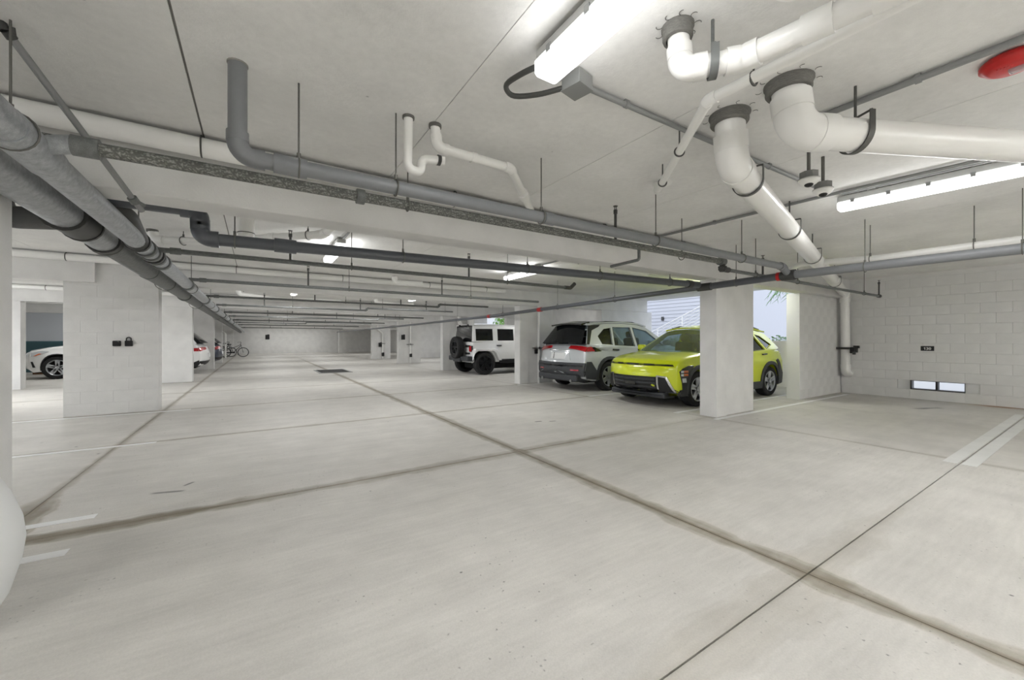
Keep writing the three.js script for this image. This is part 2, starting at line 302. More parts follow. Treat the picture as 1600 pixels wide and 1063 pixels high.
// cross walls on the column lines: stub near the right wall, and the same on the lines beyond
const stubT = struct('wall_stub', box(9.73, RW, 0, BEAM_Y, -4.06, -3.82), M.mortar, 'white block stub wall between the parapet opening and the right wall', 'wall');
blockwork(stubT, 'x', 9.73, RW, 0, BEAM_Y, -4.065, -3.815, M.wall);
for (const z of [-9.5, -15.4, -27.3]) struct('wall_stub', box(9.65, RW + (z === -9.5 ? 0.26 : 0), 0, BEAM_Y, z - 0.27, z - 0.012, 0.006), M.wallPlain,
  z === -9.5 ? 'white cross wall standing behind the silver SUV' : `white cross wall on column line at ${z === -15.4 ? 'the white off-roader' : 'the fifth column'}`, 'wall');

// columns on the right of the aisle: a square shaft with a blade wall behind it
const rightCols = [[-3.66, 6.32, 'white concrete column in front of the yellow SUV'], [-9.53, 6.40, 'white concrete column between the white off-roader and the silver SUV'], [-15.5, 6.55, 'white concrete column just behind the spare wheel of the white off-roader'],
  [-21.5, 6.5, 'fourth white column along the right of the aisle'], [-27.4, 6.5, 'fifth white column along the right of the aisle'], [-41.8, 6.8, 'slim white column near the far wall']];
rightCols.forEach(([z, x, label], i) => {
  const t = thing('column', label, 'column', [x, 0, z], 'columns right of the aisle');
  wpart(t, 'shaft', box(x, x + 0.31, 0, BEAM_Y, z - 0.29, z, 0.008), M.wall);
  if (i < 5) wpart(t, 'blade_wall', box(x + 0.31, x + 1.25, 0, BEAM_Y, z - 0.26, z - 0.035, 0.006), M.wall);
  else wpart(t, 'blade_wall', box(x + 0.31, x + 0.6, 0, CEIL, z - 0.26, z - 0.035, 0.006), M.wall);
});
// columns on the left of the aisle, painted block
const leftCols = [[-3.66, -2.6, -1.34, 'white column cut off by the left picture edge'], [-9.5, -2.67, -1.48, 'white block pier with a black box and a padlock'], [-15.4, -2.4, -1.62, 'bright white pier in front of the tail of the white SUV'],
  [-21.4, -2.4, -1.52, 'pale pier just behind the tail of the white SUV'], [-27.3, -2.4, -1.58, 'narrow grey-lit pier beyond the navy car'], [-38.6, -2.2, -1.5, 'far white pier behind the bicycle']];
leftCols.forEach(([z, x0, x1, label], i) => {
  const t = thing('pier', label, 'column', [(x0 + x1) / 2, 0, z], 'piers left of the aisle'), h = i === 1 ? CEIL : BEAM_Y;
  if (i === 1) { wpart(t, 'core', box(x0 + 0.004, x1 - 0.004, 0, h, z - 0.296, z - 0.004), M.mortar); blockwork(t, 'x', x0, x1, 0, h, z - 0.3, z, M.wall, null, [(x0 + x1) / 2, 0, z]); }
  else wpart(t, 'shaft', box(x0, x1, 0, h, z - 0.3, z, 0.008), M.wall);
});

// ------------------------------------------------------------------ paint lines on the floor
const stripe = (label, x0, x1, z0, z1) => one('parking_line', label, 'marking', box(x0, x1, 0.0, 0.003, z0, z1), M.line, [(x0 + x1) / 2, 0, (z0 + z1) / 2], 'stall lines');
stripe('thin white stall line on the left, farther of the three', -4.6, -1.04, -6.58, -6.50);
stripe('short white stall line beside the brown joint stain on the left', -2.2, -0.97, -4.08, -4.0);
stripe('short white stall line nearest the lower left corner', -2.2, -0.95, -3.49, -3.40);
stripe('white stall line in front of the near right column and stub wall', 6.17, 11.6, -3.63, -3.55);
stripe('white stall line behind the near right column', 6.15, 11.6, -4.34, -4.25);
M.worn = new THREE.MeshStandardMaterial({ map: paintMap, color: 0xececea, roughness: 0.7 });
const wornStripe = (...a) => { stripe(...a).material = M.worn; };
wornStripe('white stall strip on the far side of the open joint at right', 6.05, 10.9, -1.07, -0.965);
wornStripe('white stall strip on the near side of the open joint at right', 6.05, 10.9, -0.935, -0.83);
stripe('white stall line between the yellow and the silver car', 6.3, 11.6, -6.65, -6.56);
stripe('white stall line in front of the silver car bay column', 6.2, 9.5, -9.38, -9.3);
stripe('faint white stall line beyond the left block pier', -4.6, -1.0, -9.33, -9.25);

// ------------------------------------------------------------------ lamps
function lampFixture(label, x, zc, { turn = 0, lit = true, group = 'linear ceiling lamps', len = 1.25, drop = 0, sideways = 0.72 } = {}) {
  const y = CEIL - drop;
  const t = thing('linear_lamp', label, 'lamp', [x, y - 0.14, zc], group, turn);
  part(t, 'housing', box(-0.06, 0.06, 0.055, 0.115, -len / 2, len / 2, 0.012), M.housing);
  for (const s of [-1, 1]) part(t, 'bracket', box(-0.03, 0.03, 0.113, 0.139, s * len * 0.3 - 0.03, s * len * 0.3 + 0.03), M.housing);
  const sh = new THREE.Shape(); sh.moveTo(-0.07, 0.055); sh.lineTo(0.07, 0.055); sh.lineTo(0.068, 0.0); sh.quadraticCurveTo(0.06, -0.013, 0.045, -0.015); sh.lineTo(-0.045, -0.015); sh.quadraticCurveTo(-0.06, -0.013, -0.068, 0.0); sh.closePath();
  const g = new THREE.ExtrudeGeometry(sh, { depth: len - 0.03, bevelEnabled: true, bevelSize: 0.006, bevelThickness: 0.012, bevelOffset: -0.006, bevelSegments: 2, curveSegments: 5 });
  g.translate(0, 0, -len / 2 + 0.015); part(t, 'lens', g, lit ? M.lens : M.lensOff);
  for (let i = 0; i < 5; i++) for (const s of [-1, 1]) part(t, 'clip', box(s * 0.072 - 0.004, s * 0.072 + 0.004, 0.035, 0.07, -len / 2 + 0.12 + i * (len - 0.24) / 4 - 0.015, -len / 2 + 0.12 + i * (len - 0.24) / 4 + 0.015), M.steel);
  if (drop) for (const s of [-1, 1]) part(t, 'hanger_rod', bar(V(0, 0.13, s * len * 0.3), V(0, 0.138 + drop, s * len * 0.3), 0.006, 6), M.rod);
  if (lit) {
    const l = new THREE.RectAreaLight(new THREE.Color().setRGB(...LAMP.color), LAMP.area, 0.11, len - 0.06); l.position.set(0, -0.022, 0); l.rotation.x = -Math.PI / 2; l.name = 'lamp_light'; t.add(l);
    if (drop) { part(t, 'top_lens', box(-0.055, 0.055, 0.114, 0.126, -len / 2 + 0.02, len / 2 - 0.02, 0.003), M.lens); const u = new THREE.RectAreaLight(new THREE.Color().setRGB(...LAMP.color), LAMP.up, 0.1, len - 0.06); u.position.set(0, 0.13, 0); u.rotation.x = Math.PI / 2; u.name = 'lamp_top_light'; t.add(u); }
    for (const s of [-1, 1]) { const q = new THREE.RectAreaLight(new THREE.Color().setRGB(...LAMP.color), LAMP.side * sideways, len - 0.06, 0.05); q.position.set(s * 0.082, 0.025, 0); q.rotation.y = -s * Math.PI / 2; q.name = 'lamp_side_light'; t.add(q); }
  }
  return t;
}
lampFixture('lit linear lamp near the top centre with a looped cable', 1.2, -0.94, { sideways: 0.1 });
lampFixture('lit linear lamp at the right above the white drain pipes', 4.93, -0.95, { turn: 0.1, sideways: 0.1 });
lampFixture('lit linear lamp over the bay behind the dark drain pipe', 1.0, -6.55, { sideways: 0.4 });
lampFixture('lit linear lamp above the silver SUV side of the aisle', 4.5, -6.6, { sideways: 0.4 });
lampFixture('lit linear lamp in the third bay left of the middle', 0.9, -12.4);
lampFixture('lit linear lamp in the third bay right of the middle', 4.3, -12.3);
lampFixture('lit linear lamp far down the aisle in the fourth bay', 1.0, -18.2);
lampFixture('lit linear lamp in the fourth bay toward the columns', 4.4, -18.2);
for (const [x, z, w] of [[1, -24.2, 'fifth'], [4.4, -24.2, 'fifth right'], [1, -30.2, 'sixth'], [4.4, -30.2, 'sixth right'], [1, -36.2, 'seventh'], [4.4, -36.2, 'seventh right'], [1.2, -42.4, 'last'], [4.4, -42.4, 'last right'], [9.2, -18.2, 'fourth side'], [9.2, -24.2, 'fifth side'], [9.2, -36.2, 'seventh side'], [-5.2, -30, 'sixth left side'], [-3.4, -12.2, 'third left side']]) lampFixture(`small distant linear lamp in the ${w} bay`, x, z);
lampFixture('unlit linear fixture above the yellow SUV', 7.1, -5.05, { turn: Math.PI / 2 - 0.2, lit: false });
lampFixture('lit linear lamp behind the viewpoint, left', 1.2, 3.2, { drop: 0.5 });
lampFixture('lit linear lamp behind the viewpoint, right', 4.9, 3.2, { drop: 0.5 });
lampFixture('lit linear lamp hidden above the near column beside the yellow SUV', 9.2, -5.0);
lampFixture('lit linear lamp in the near right stall outside the picture', 9.6, 3.3, { drop: 0.5 });
lampFixture('lit linear lamp in the left near bay outside the picture', -3.2, 0.9, { drop: 0.5 });
lampFixture('lit linear lamp over the white off-roader', 9, -12.5);
lampFixture('lit linear lamp in the left bay beyond the block pier', -6, -12.4, { drop: 0.4 });
lampFixture('lit linear lamp in the left near bay', -5.2, -6.5, { drop: 0.3 });
lampFixture('lit linear lamp over the white SUV', -4.6, -18.3, { sideways: 1 });
lampFixture('lit linear lamp over the navy car', -5, -22.9, { sideways: 1 });

// ------------------------------------------------------------------ pipes
const X = V(1, 0, 0), Z = V(0, 0, 1);
{ // grey drain
  const t = thing('grey_drain_pipe', 'grey plastic drain pipe dropping from the ceiling and running right', 'pipe', [-0.08, 2.235, -2.5]);
  pipeRun(t, [V(-0.08, 2.7, -2.5), V(-0.08, 2.225, -2.5), V(5.86, 2.245, -2.5), V(6.05, 2.15, -2.5)], 0.043, M.greyPvc);
  coupling(t, V(0.16, 2.226, -2.5), X, 0.052, M.greyPvc, 0.16); coupling(t, V(1.95, 2.232, -2.5), X, 0.049, M.greyPvc, 0.1);
  for (const x of [0.2, 0.74, 1.88, 3.27, 4.85]) hanger(t, V(x, 2.226 + x * 0.003, -2.5), X, 0.045, M.rod);
  wpart(t, 'ceiling_collar', bar(V(-0.08, 2.692, -2.5), V(-0.08, 2.702, -2.5), 0.047, 18), M.seam);
}
{ // nearest sprinkler branch
  const t = thing('sprinkler_branch', 'mottled galvanised sprinkler branch pipe nearest the camera, under the grey drain', 'pipe', [2, 2.25, -2.85], 'sprinkler branches');
  wpart(t, 'pipe', bar(V(-0.9, 2.24, -2.85), V(5.05, 2.28, -2.85), 0.034, 16), M.mottle);
  for (const [x, w] of [[-0.72, 0.1], [0.6, 0.05], [5.04, 0.1]]) coupling(t, V(x, 2.24 + (x + 0.9) * 0.0067, -2.85), X, 0.05, M.galvDull, w);
  wpart(t, 'tee', merge([bar(V(5.06, 2.3, -2.85), V(5.06, 2.15, -2.85), 0.035, 12), bar(V(5.02, 2.185, -2.85), V(5.2, 2.185, -2.85), 0.036, 12), bar(V(5.06, 2.22, -2.85), V(5.06, 2.2, -2.85), 0.052, 12)]), M.iron);
  wpart(t, 'end_pipe', bar(V(5.1, 2.185, -2.85), V(11.0, 2.19, -2.85), 0.024, 12), M.galvDull);
  coupling(t, V(10.95, 2.19, -2.85), X, 0.035, M.iron, 0.1);
  for (const x of [0.93, 4.2]) hanger(t, V(x, 2.25, -2.85), X, 0.034, M.rod);
  for (const x of [5.9, 7.2, 10.1]) hanger(t, V(x, 2.187, -2.85), X, 0.024, M.rod);
  sprinkler(t, V(3.09, 2.27, -2.85), 0.29, M.iron); sprinkler(t, V(10.95, 2.19, -2.85), 0.25, M.iron); sprinkler(t, V(6.1, 2.2, -2.85), 0.2, M.iron);
  wpart(t, 'drop_arm', sweep(fillet([V(3.45, 2.27, -2.85), V(3.45, 2.13, -2.85), V(3.45, 2.12, -3.25)], 0.02), 0.017, 10), M.galvDull);
}
const branch = (label, z, y, x1, heads, jog) => {
  const t = thing('sprinkler_branch', label, 'pipe', [2, y, z], 'sprinkler branches');
  if (jog) pipeRun(t, [V(-0.9, y, z), V(jog, y, z), V(jog, y + 0.07, z), V(x1, y + 0.07, z)], 0.026, M.galvDull, { fit: 1.2 });
  else wpart(t, 'pipe', bar(V(-0.9, y, z), V(x1, y, z), 0.027, 12), M.galvDull);
  coupling(t, V(-0.72, y, z), X, 0.036, M.galvDull, 0.09);
  for (const x of heads) if (x < x1) { hanger(t, V(x + 0.7, y + (jog && x + 0.7 > jog ? 0.07 : 0), z), X, 0.027, M.rod); sprinkler(t, V(x, y + (jog && x > jog ? 0.07 : 0), z), 0.3, M.iron); }
  return t;
};
{
  const t = branch('second sprinkler branch pipe from the camera, behind the dark drain pipe', -5.5, 2.215, 4.72, [0.35, 2.75]);
  wpart(t, 'end_elbow', sweep(fillet([V(4.66, 2.215, -5.5), V(4.8, 2.215, -5.5), V(4.9, 2.3, -5.5)], 0.04), 0.034, 12), M.iron);
}
branch('third sprinkler branch pipe from the camera, below the second beam', -8.1, 2.235, 6.0, [0.8, 3.4]);
branch('fourth sprinkler branch pipe from the camera', -10.7, 2.215, 6.0, [1.2, 3.3], 4.4);
branch('fifth sprinkler branch pipe from the camera', -13.3, 2.22, 6.0, [0.2, 2.8, 5.0], 3.0);
branch('sixth sprinkler branch pipe from the camera', -16.3, 2.2, 6.0, [1.1, 4.1]);
branch('seventh sprinkler branch pipe from the camera', -19, 2.21, 6.0, [0.4, 3.0, 5.1], 4.8);
branch('eighth sprinkler branch pipe, far down the aisle', -22.4, 2.2, 6.0, [1.3, 4.2]);
branch('ninth sprinkler branch pipe, far down the aisle', -25.4, 2.2, 6.0, [0.6, 3.4], 2.4);
branch('tenth sprinkler branch pipe, far down the aisle', -29, 2.2, 6.0, [1.6, 4.4]);
branch('farthest sprinkler branch pipe near the end wall', -35, 2.18, 6.0, [0.9, 3.9]);
{ // two galvanised mains on the left
  const t = thing('galvanised_main', 'upper bright galvanised main pipe running away on the left', 'pipe', [-0.92, 2.19, -3]), at = (z) => V(-0.92, z > -14 ? 2.2 + (z + 2.9) * 0.0095 : 2.095 + (z + 14) * 0.0016, z);
  wpart(t, 'pipe', bar(at(0.8), at(-3.0), 0.079, 24), M.galv); wpart(t, 'pipe', bar(at(-3.0), at(-14), 0.076, 24), M.galv); wpart(t, 'pipe', bar(at(-14), at(-44), 0.072, 18), M.galv);
  wpart(t, 'saddle_tee', merge([bar(V(-0.93, 2.2, -2.85), V(-0.76, 2.245, -2.85), 0.045, 14), bar(at(-2.62), at(-3.06), 0.084, 20)]), M.galv);
  for (const z of [-5.25, -5.5, -5.75, -6.05]) coupling(t, at(z), Z, 0.092, M.galvDull, 0.07);
  for (const z of [-4.95, -5.62]) coupling(t, at(z), Z, 0.098, M.iron, 0.05);
  for (const z of [-8.1, -10.7, -13.3, -16.3, -19, -22.4]) coupling(t, at(z), Z, 0.094, M.galvDull, 0.12);
  for (const z of [-5.0, -8.6, -12, -17, -24]) hanger(t, at(z), Z, 0.08, M.rod);
  hanger(t, V(-0.92, 2.205, -2.7), Z, 0.082, M.rod);
}
{
  const t = thing('galvanised_main', 'lower thick galvanised main pipe running away on the left', 'pipe', [-1.2, 2.2, -4]), at = (z) => V(-1.2, 2.22 + (z + 3.6) * 0.0088 * (z > -16 ? 1 : 0.6), z);
  for (const [a, b] of [[0.8, -4.25], [-4.25, -5.2], [-5.2, -7.1], [-7.1, -16], [-16, -44]]) wpart(t, 'pipe', bar(at(a), at(b), a > -5 ? 0.112 : 0.108, 24), a > -5.1 ? M.galv : M.galvDull);
  wpart(t, 'coupling', bar(at(-4.3), at(-4.62), 0.128, 24), M.iron); coupling(t, at(-4.28), Z, 0.136, M.iron, 0.03); coupling(t, at(-4.64), Z, 0.136, M.iron, 0.03); coupling(t, at(-5.2), Z, 0.13, M.iron, 0.09);
  coupling(t, at(-7.1), Z, 0.116, M.galvDull, 0.16); coupling(t, at(-10.2), Z, 0.118, M.galvDull, 0.1);
  for (const z of [-4.3, -5.25, -8.2, -12, -18]) hanger(t, at(z), Z, 0.125, M.rod);
  wpart(t, 'side_elbow', sweep(fillet([V(-1.2, 2.22, -4.5), V(-1.66, 2.22, -4.72), V(-1.7, 2.5, -4.75)], 0.14), 0.085, 16), M.iron);
  wpart(t, 'side_elbow', sweep(fillet([V(-1.2, 2.28, -4.5), V(-0.93, 2.33, -4.52), V(-0.92, 2.16, -4.98)], 0.1), 0.088, 18), M.iron);
}
{ // sway brace
  const t = thing('sway_brace', 'slanting thin grey brace pipe at the upper left', 'brace', [-0.8, 2.4, -3.1]), a = V(-0.95, 2.67, -2.755), b = V(-0.617, 2.1, -3.443), d = b.clone().sub(a).normalize();
  wpart(t, 'brace_pipe', bar(a, b, 0.0165, 12), M.conduit);
  wpart(t, 'ceiling_clamp', merge([bar(V(-0.965, 2.7, -2.745), V(-0.955, 2.665, -2.75), 0.02, 8), bar(a, a.clone().addScaledVector(d, 0.03), 0.021, 8), bar(V(-0.93, 2.69, -2.745), V(-0.93, 2.66, -2.755), 0.01, 6)]), M.iron);
  wpart(t, 'pipe_clamp', merge([bar(b.clone().addScaledVector(d, -0.1), b.clone().addScaledVector(d, -0.06), 0.026, 10), bar(b.clone().addScaledVector(d, -0.08), b.clone().addScaledVector(d, -0.02).add(V(0.02, 0.02, 0)), 0.014, 8)]), M.galvDull);
}
{ // dark drain
  const t = thing('dark_drain_pipe', 'charcoal plastic drain pipe stepping down and crossing behind the near beam', 'pipe', [-0.38, 2.1, -4.1]);
  pipeRun(t, [V(-1.04, 2.318, -4.115), V(-0.385, 2.32, -4.1), V(-0.38, 2.1, -4.1), V(5.98, 2.155, -3.76)], 0.05, M.darkPvc, { fit: 1.28, bend: 1.2 });
  const q = (x) => V(x, 2.1 + (x + 0.38) * 0.0086, -4.1 + (x + 0.38) * 0.0535);
  coupling(t, q(0.22), X, 0.062, M.darkPvc, 0.17); coupling(t, q(5.75), X, 0.06, M.iron, 0.1);
  for (const x of [-0.15, 1.26, 2.75, 3.9, 5.3]) hanger(t, q(x), X, 0.05, M.rod);
}
{ // long main right of the aisle
  const t = thing('grey_main', 'long grey main pipe running along the right-hand columns', 'pipe', [6.05, 2.13, -3.7]), p = [V(6.05, 2.11, 1.5), V(6.05, 2.145, -2.5), V(6.05, 2.12, -3.7), V(6.05, 2.0, -10.4), V(6.05, 1.96, -20), V(6.05, 1.96, -38)];
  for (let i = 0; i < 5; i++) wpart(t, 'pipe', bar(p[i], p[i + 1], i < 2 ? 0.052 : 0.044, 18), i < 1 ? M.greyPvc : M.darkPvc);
  coupling(t, p[1], Z, 0.07, M.iron, 0.16); coupling(t, V(6.05, 2.142, -2.62), Z, 0.06, M.red, 0.04, 'red_ring'); coupling(t, p[2], Z, 0.062, M.iron, 0.22);
  for (const z of [-8.1, -10.7]) coupling(t, V(6.05, z === -8.1 ? 2.04 : 1.998, z), Z, 0.055, M.red, 0.14, 'red_coupling');
  for (const z of [0.3, -0.55, -1.7, -3.2, -5.6, -7.4, -9.9, -13]) hanger(t, V(6.05, z > -3.7 ? 2.13 : Math.max(1.97, 2.12 + (z + 3.7) * 0.018), z), Z, 0.05, M.rod);
}
{
  const t = thing('white_ceiling_pipe', 'thin white pipe curving behind the grey main at right', 'pipe', [6.5, 2.25, -1]);
  wpart(t, 'pipe', sweep(fillet([V(6.4, 2.265, 1.5), V(6.42, 2.275, -1.7), V(6.95, 2.43, -2.72), V(8.0, 2.47, -3.3)], 0.8), 0.04, 14), M.whitePvc);
  for (const z of [-0.9, -1.75]) hanger(t, V(6.41, 2.27, z), Z, 0.042, M.rod);
}
// white pipes tucked along the beams
[[-3.64, 0.066, 'white pipe along the nearest beam, top left'], [-9.5, 0.06, 'white pipe along the second beam'], [-15.4, 0.055, 'white pipe along the third beam'], [-21.4, 0.055, 'white pipe along the fourth beam']].forEach(([z, r, label], i) => {
  const t = thing('beam_pipe', label, 'pipe', [0, 2.6, z + 0.13], 'pipes along the beams'), y = CEIL - r - 0.012;
  wpart(t, 'pipe', bar(V(-8, y, z + r + 0.06), V(5.8, y - 0.01, z + r + 0.06), r, 18), M.whitePvc);
  for (const x of [-4.6, -2.6, -0.32, 1.6, 3.6, 5.2]) wpart(t, 'strap', merge([ringAt(V(x, y, z + r + 0.06), X, r + 0.004, 0.006), bar(V(x, y + r, z + r + 0.06), V(x, CEIL, z + r + 0.06), 0.006, 6)]), M.strap);
});
// white drains near the camera, upper right
function collarAt(t, x, z, R) {
  wpart(t, 'sleeve_collar', new THREE.LatheGeometry([[R * 0.8, 0.06], [R, 0.06], [R * 1.06, 0.05], [R * 1.05, 0.012], [R * 1.14, 0.008], [R * 1.14, -0.004], [R * 0.8, -0.004]].map(([r, y]) => new THREE.Vector2(r, -y)), 26).translate(x, CEIL, z), M.collar);
  for (let k = 0; k < 9; k++) { const a = k / 9 * Math.PI * 2 + 0.2, q = R * 1.36; const c = new THREE.TorusGeometry(0.014, 0.0014, 4, 8, Math.PI * 0.9); c.rotateX(Math.PI / 2); c.rotateY(-a); c.translate(x + Math.cos(a) * q, CEIL - 0.002, z + Math.sin(a) * q); wpart(t, 'anchor_tab', c, M.iron); }
}
function strapHanger(t, p, dir, R, mat) {                  // wide steel band slung under a pipe from a ceiling bracket
  const d = dir.clone().normalize(), side = V(0, 1, 0).cross(d).normalize(), pts = [], w = 0.017;
  for (let k = 0; k <= 20; k++) { const a = Math.PI * k / 20; pts.push(p.clone().addScaledVector(side, Math.cos(a) * R).add(V(0, -Math.sin(a) * R, 0))); }
  pts.unshift(p.clone().addScaledVector(side, R).add(V(0, R * 1.05, 0))); pts.push(p.clone().addScaledVector(side, -R).add(V(0, R * 1.05, 0)));
  const list = [shell((u, v) => { const f = u * (pts.length - 1), i = Math.min(pts.length - 2, Math.floor(f)); return pts[i].clone().lerp(pts[i + 1], f - i).addScaledVector(d, lerp(-w, w, v)); }, pts.length - 1, 1, 0.005)];
  list.push(bar(pts[0], pts[pts.length - 1], 0.007, 6)); const top = p.clone().add(V(0, R * 1.05, 0)); list.push(bar(top, V(top.x, CEIL, top.z), 0.007, 6), bar(pts[0].clone().addScaledVector(side, 0.02), pts[0].clone().addScaledVector(side, -0.01), 0.014, 8));
  wpart(t, 'strap_hanger', merge(list), mat);
}
{
  const t = thing('white_drain_pipe', 'thick white drain pipe with an elbow running out at the right edge', 'pipe', [2.5, 2.43, -1.03]);
  pipeRun(t, [V(2.49, 2.69, -1.03), V(2.5, 2.42, -1.0), V(4.3, 2.43, -0.14)], 0.086, M.whitePvc, { fit: 1.1, bend: 1.1, seg: 28 });
  collarAt(t, 2.49, -1.03, 0.105); strapHanger(t, V(2.84, 2.421, -0.84), V(1.8, 0, 0.86), 0.093, M.strap);
}
{
  const t = thing('white_drain_pipe', 'thick white drain pipe slanting away to the right-hand corner', 'pipe', [2.55, 2.43, -1.38]);
  const d = V(11.66, 2.37, -3.66).sub(V(2.6, 2.41, -1.4));
  pipeRun(t, [V(2.53, 2.69, -1.38), V(2.6, 2.41, -1.4), V(11.74, 2.37, -3.67), V(11.8, 0.49, -3.67), V(12.1, 0.49, -3.67)], 0.088, M.whitePvc, { fit: 1.1, bend: 1.1, seg: 28 });
  collarAt(t, 2.53, -1.38, 0.105);
  const at = (x) => V(x, 2.41 - (x - 2.6) * 0.0044, -1.4 - (x - 2.6) * 0.2484);
  strapHanger(t, at(2.98), d, 0.095, M.strap); for (const x of [4.62, 6.3, 9.3]) strapHanger(t, at(x), d, 0.094, M.strap);
  for (const x of [6.9, 9.0]) coupling(t, at(x), d.clone().normalize(), 0.097, M.whitePvc, 0.14);
  wpart(t, 'wall_clamp', merge([box(11.62, 11.95, 1.05, 1.1, -3.8, -3.55), box(11.72, 11.8, 0.98, 1.12, -3.5, -3.44)]), M.iron);
}
{
  const t = thing('white_drain_pipe', 'medium white drain pipe with couplings leaving the top of the picture', 'pipe', [1.63, 2.5, -1.12]);
  pipeRun(t, [V(1.62, 2.69, -1.12), V(1.63, 2.5, -1.11), V(1.79, 2.5, -0.92), V(1.88, 2.5, -0.45), V(1.96, 2.5, 0.6)], 0.047, M.whitePvc, { fit: 1.14, bend: 1.0, seg: 24 });
  collarAt(t, 1.62, -1.12, 0.062); strapHanger(t, V(1.715, 2.5, -1.01), V(0.16, 0, 0.19), 0.056, M.galvDull);
  coupling(t, V(1.84, 2.5, -0.66), V(0.19, 0, 0.98), 0.055, M.whitePvc, 0.1);
}
{
  const t = thing('white_drain_pipe', 'white pipe elbow touching the top picture edge', 'pipe', [1.58, 2.55, -0.66]);
  pipeRun(t, [V(1.56, 2.69, -0.67), V(1.575, 2.52, -0.67), V(1.72, 2.52, -0.3), V(1.8, 2.52, 0.6)], 0.047, M.whitePvc, { fit: 1.14, bend: 1.0, seg: 24 });
}
{
  const t = thing('white_drain_pipe', 'slim white pipe bending down from behind the medium drain into the ceiling', 'pipe', [2.0, 2.55, -1.25]);
  pipeRun(t, [V(2.12, 2.56, 0.5), V(2.03, 2.55, -1.22), V(2.9, 2.55, -2.2), V(3.06, 2.69, -2.33)], 0.027, M.whitePvc, { fit: 1.16, bend: 1.2 });
  for (const p of [V(2.05, 2.551, -1.0), V(2.42, 2.55, -1.66), V(2.78, 2.55, -2.06)]) wpart(t, 'strap', merge([ringAt(p, p.z > -1.1 ? Z : V(0.87, 0, -0.98), 0.031, 0.006), bar(V(p.x, p.y + 0.03, p.z), V(p.x, CEIL, p.z), 0.005, 6)]), M.strap);
  wpart(t, 'ceiling_patch', new THREE.LatheGeometry([[0, 0.012], [0.07, 0.011], [0.11, 0.006], [0.13, 0]].map(([r, y]) => new THREE.Vector2(r, -y)), 20).translate(3.1, CEIL, -2.35), M.ceil);
}
{
  const t = thing('trap_pipe', 'small white trap pipe bent like a hook below the ceiling', 'pipe', [0.82, 2.4, -2.5]);
  wpart(t, 'pipe', sweep(fillet([V(0.82, 2.7, -2.5), V(0.82, 2.375, -2.52), V(0.915, 2.375, -2.54), V(0.925, 2.475, -2.55), V(1.07, 2.475, -2.5)], 0.042), 0.029, 16), M.whitePvc);
  wpart(t, 'ceiling_collar', bar(V(0.82, 2.685, -2.5), V(0.82, 2.702, -2.5), 0.038, 16), M.collar); coupling(t, V(1.03, 2.475, -2.51), X, 0.034, M.iron, 0.02, 'clamp');
}
{
  const t = thing('trap_pipe', 'white pipe running right from the ceiling and dipping behind the grey drain', 'pipe', [1.0, 2.55, -2.5]);
  pipeRun(t, [V(1.0, 2.69, -2.5), V(1.02, 2.56, -2.51), V(1.62, 2.57, -2.54), V(2.28, 2.55, -3.2)], 0.032, M.whitePvc, { fit: 1.15, bend: 1.4 });
  coupling(t, V(2.0, 2.558, -2.92), V(0.66, 0, -0.66), 0.046, M.whitePvc, 0.12); coupling(t, V(1.3, 2.565, -2.525), X, 0.037, M.whitePvc, 0.04);
  wpart(t, 'ceiling_collar', bar(V(1.0, 2.68, -2.5), V(1.0, 2.702, -2.5), 0.042, 14), M.collar);
}
{ // bay behind the near beam
  const t = thing('white_drain_pipe', 'white drain pipe zigzagging under the ceiling of the second bay', 'pipe', [-0.3, 2.58, -6.3]);
  pipeRun(t, [V(-1.13, 2.69, -6.86), V(-1.1, 2.57, -6.85), V(-0.42, 2.57, -6.55), V(0.17, 2.585, -5.95), V(0.7, 2.585, -5.45), V(0.83, 2.69, -5.2)], 0.048, M.whitePvc, { fit: 1.14, bend: 1.1 });
  for (const p of [V(-0.8, 2.57, -6.72), V(0.55, 2.585, -5.59)]) hanger(t, p, V(0.7, 0, 0.6), 0.05, M.strap);
  coupling(t, V(-1.13, 2.685, -6.86), V(0, 1, 0), 0.062, M.collar, 0.03, 'ceiling_collar');
}
{
  const t = thing('white_drain_pipe', 'short upright white pipe stub behind the dark drain pipe', 'pipe', [-0.09, 2.4, -5.2]);
  wpart(t, 'pipe', bar(V(-0.09, 2.7, -5.2), V(-0.09, 2.33, -5.2), 0.078, 22), M.whitePvc);
  for (const y of [2.6, 2.43, 2.36]) coupling(t, V(-0.09, y, -5.2), V(0, 1, 0), 0.082, M.strap, 0.008, 'band');
}
{
  const t = thing('white_drain_pipe', 'white drain pipe below the near beam toward the silver SUV', 'pipe', [4.9, 2.5, -4.8]);
  pipeRun(t, [V(4.0, 2.69, -4.75), V(4.05, 2.56, -4.75), V(6.3, 2.52, -5.06)], 0.055, M.whitePvc, { fit: 1.13, bend: 1.1 });
  for (const x of [4.35, 5.2]) hanger(t, V(x, 2.553, -4.78), X, 0.057, M.strap);
}
[[[-0.6, -10.6], [0.9, -11.0], [1.6, -11.5], [3.0, -11.7]], [[-0.4, -13.6], [0.4, -14.2], [2.4, -14.4]]].forEach((p, i) => {
  const t = thing('white_drain_pipe', ['white ceiling drain crossing the third bay', 'second white ceiling drain in the third bay, farther back'][i], 'pipe', [p[0][0], 2.56, p[0][1]]);
  const q = p.map(([x, z], k) => V(x, 2.57 - 0.02 * (k % 2), z)); q.unshift(V(p[0][0] - 0.02, 2.69, p[0][1])); pipeRun(t, q, 0.055, M.whitePvc, { fit: 1.14, bend: 1.0 });
});
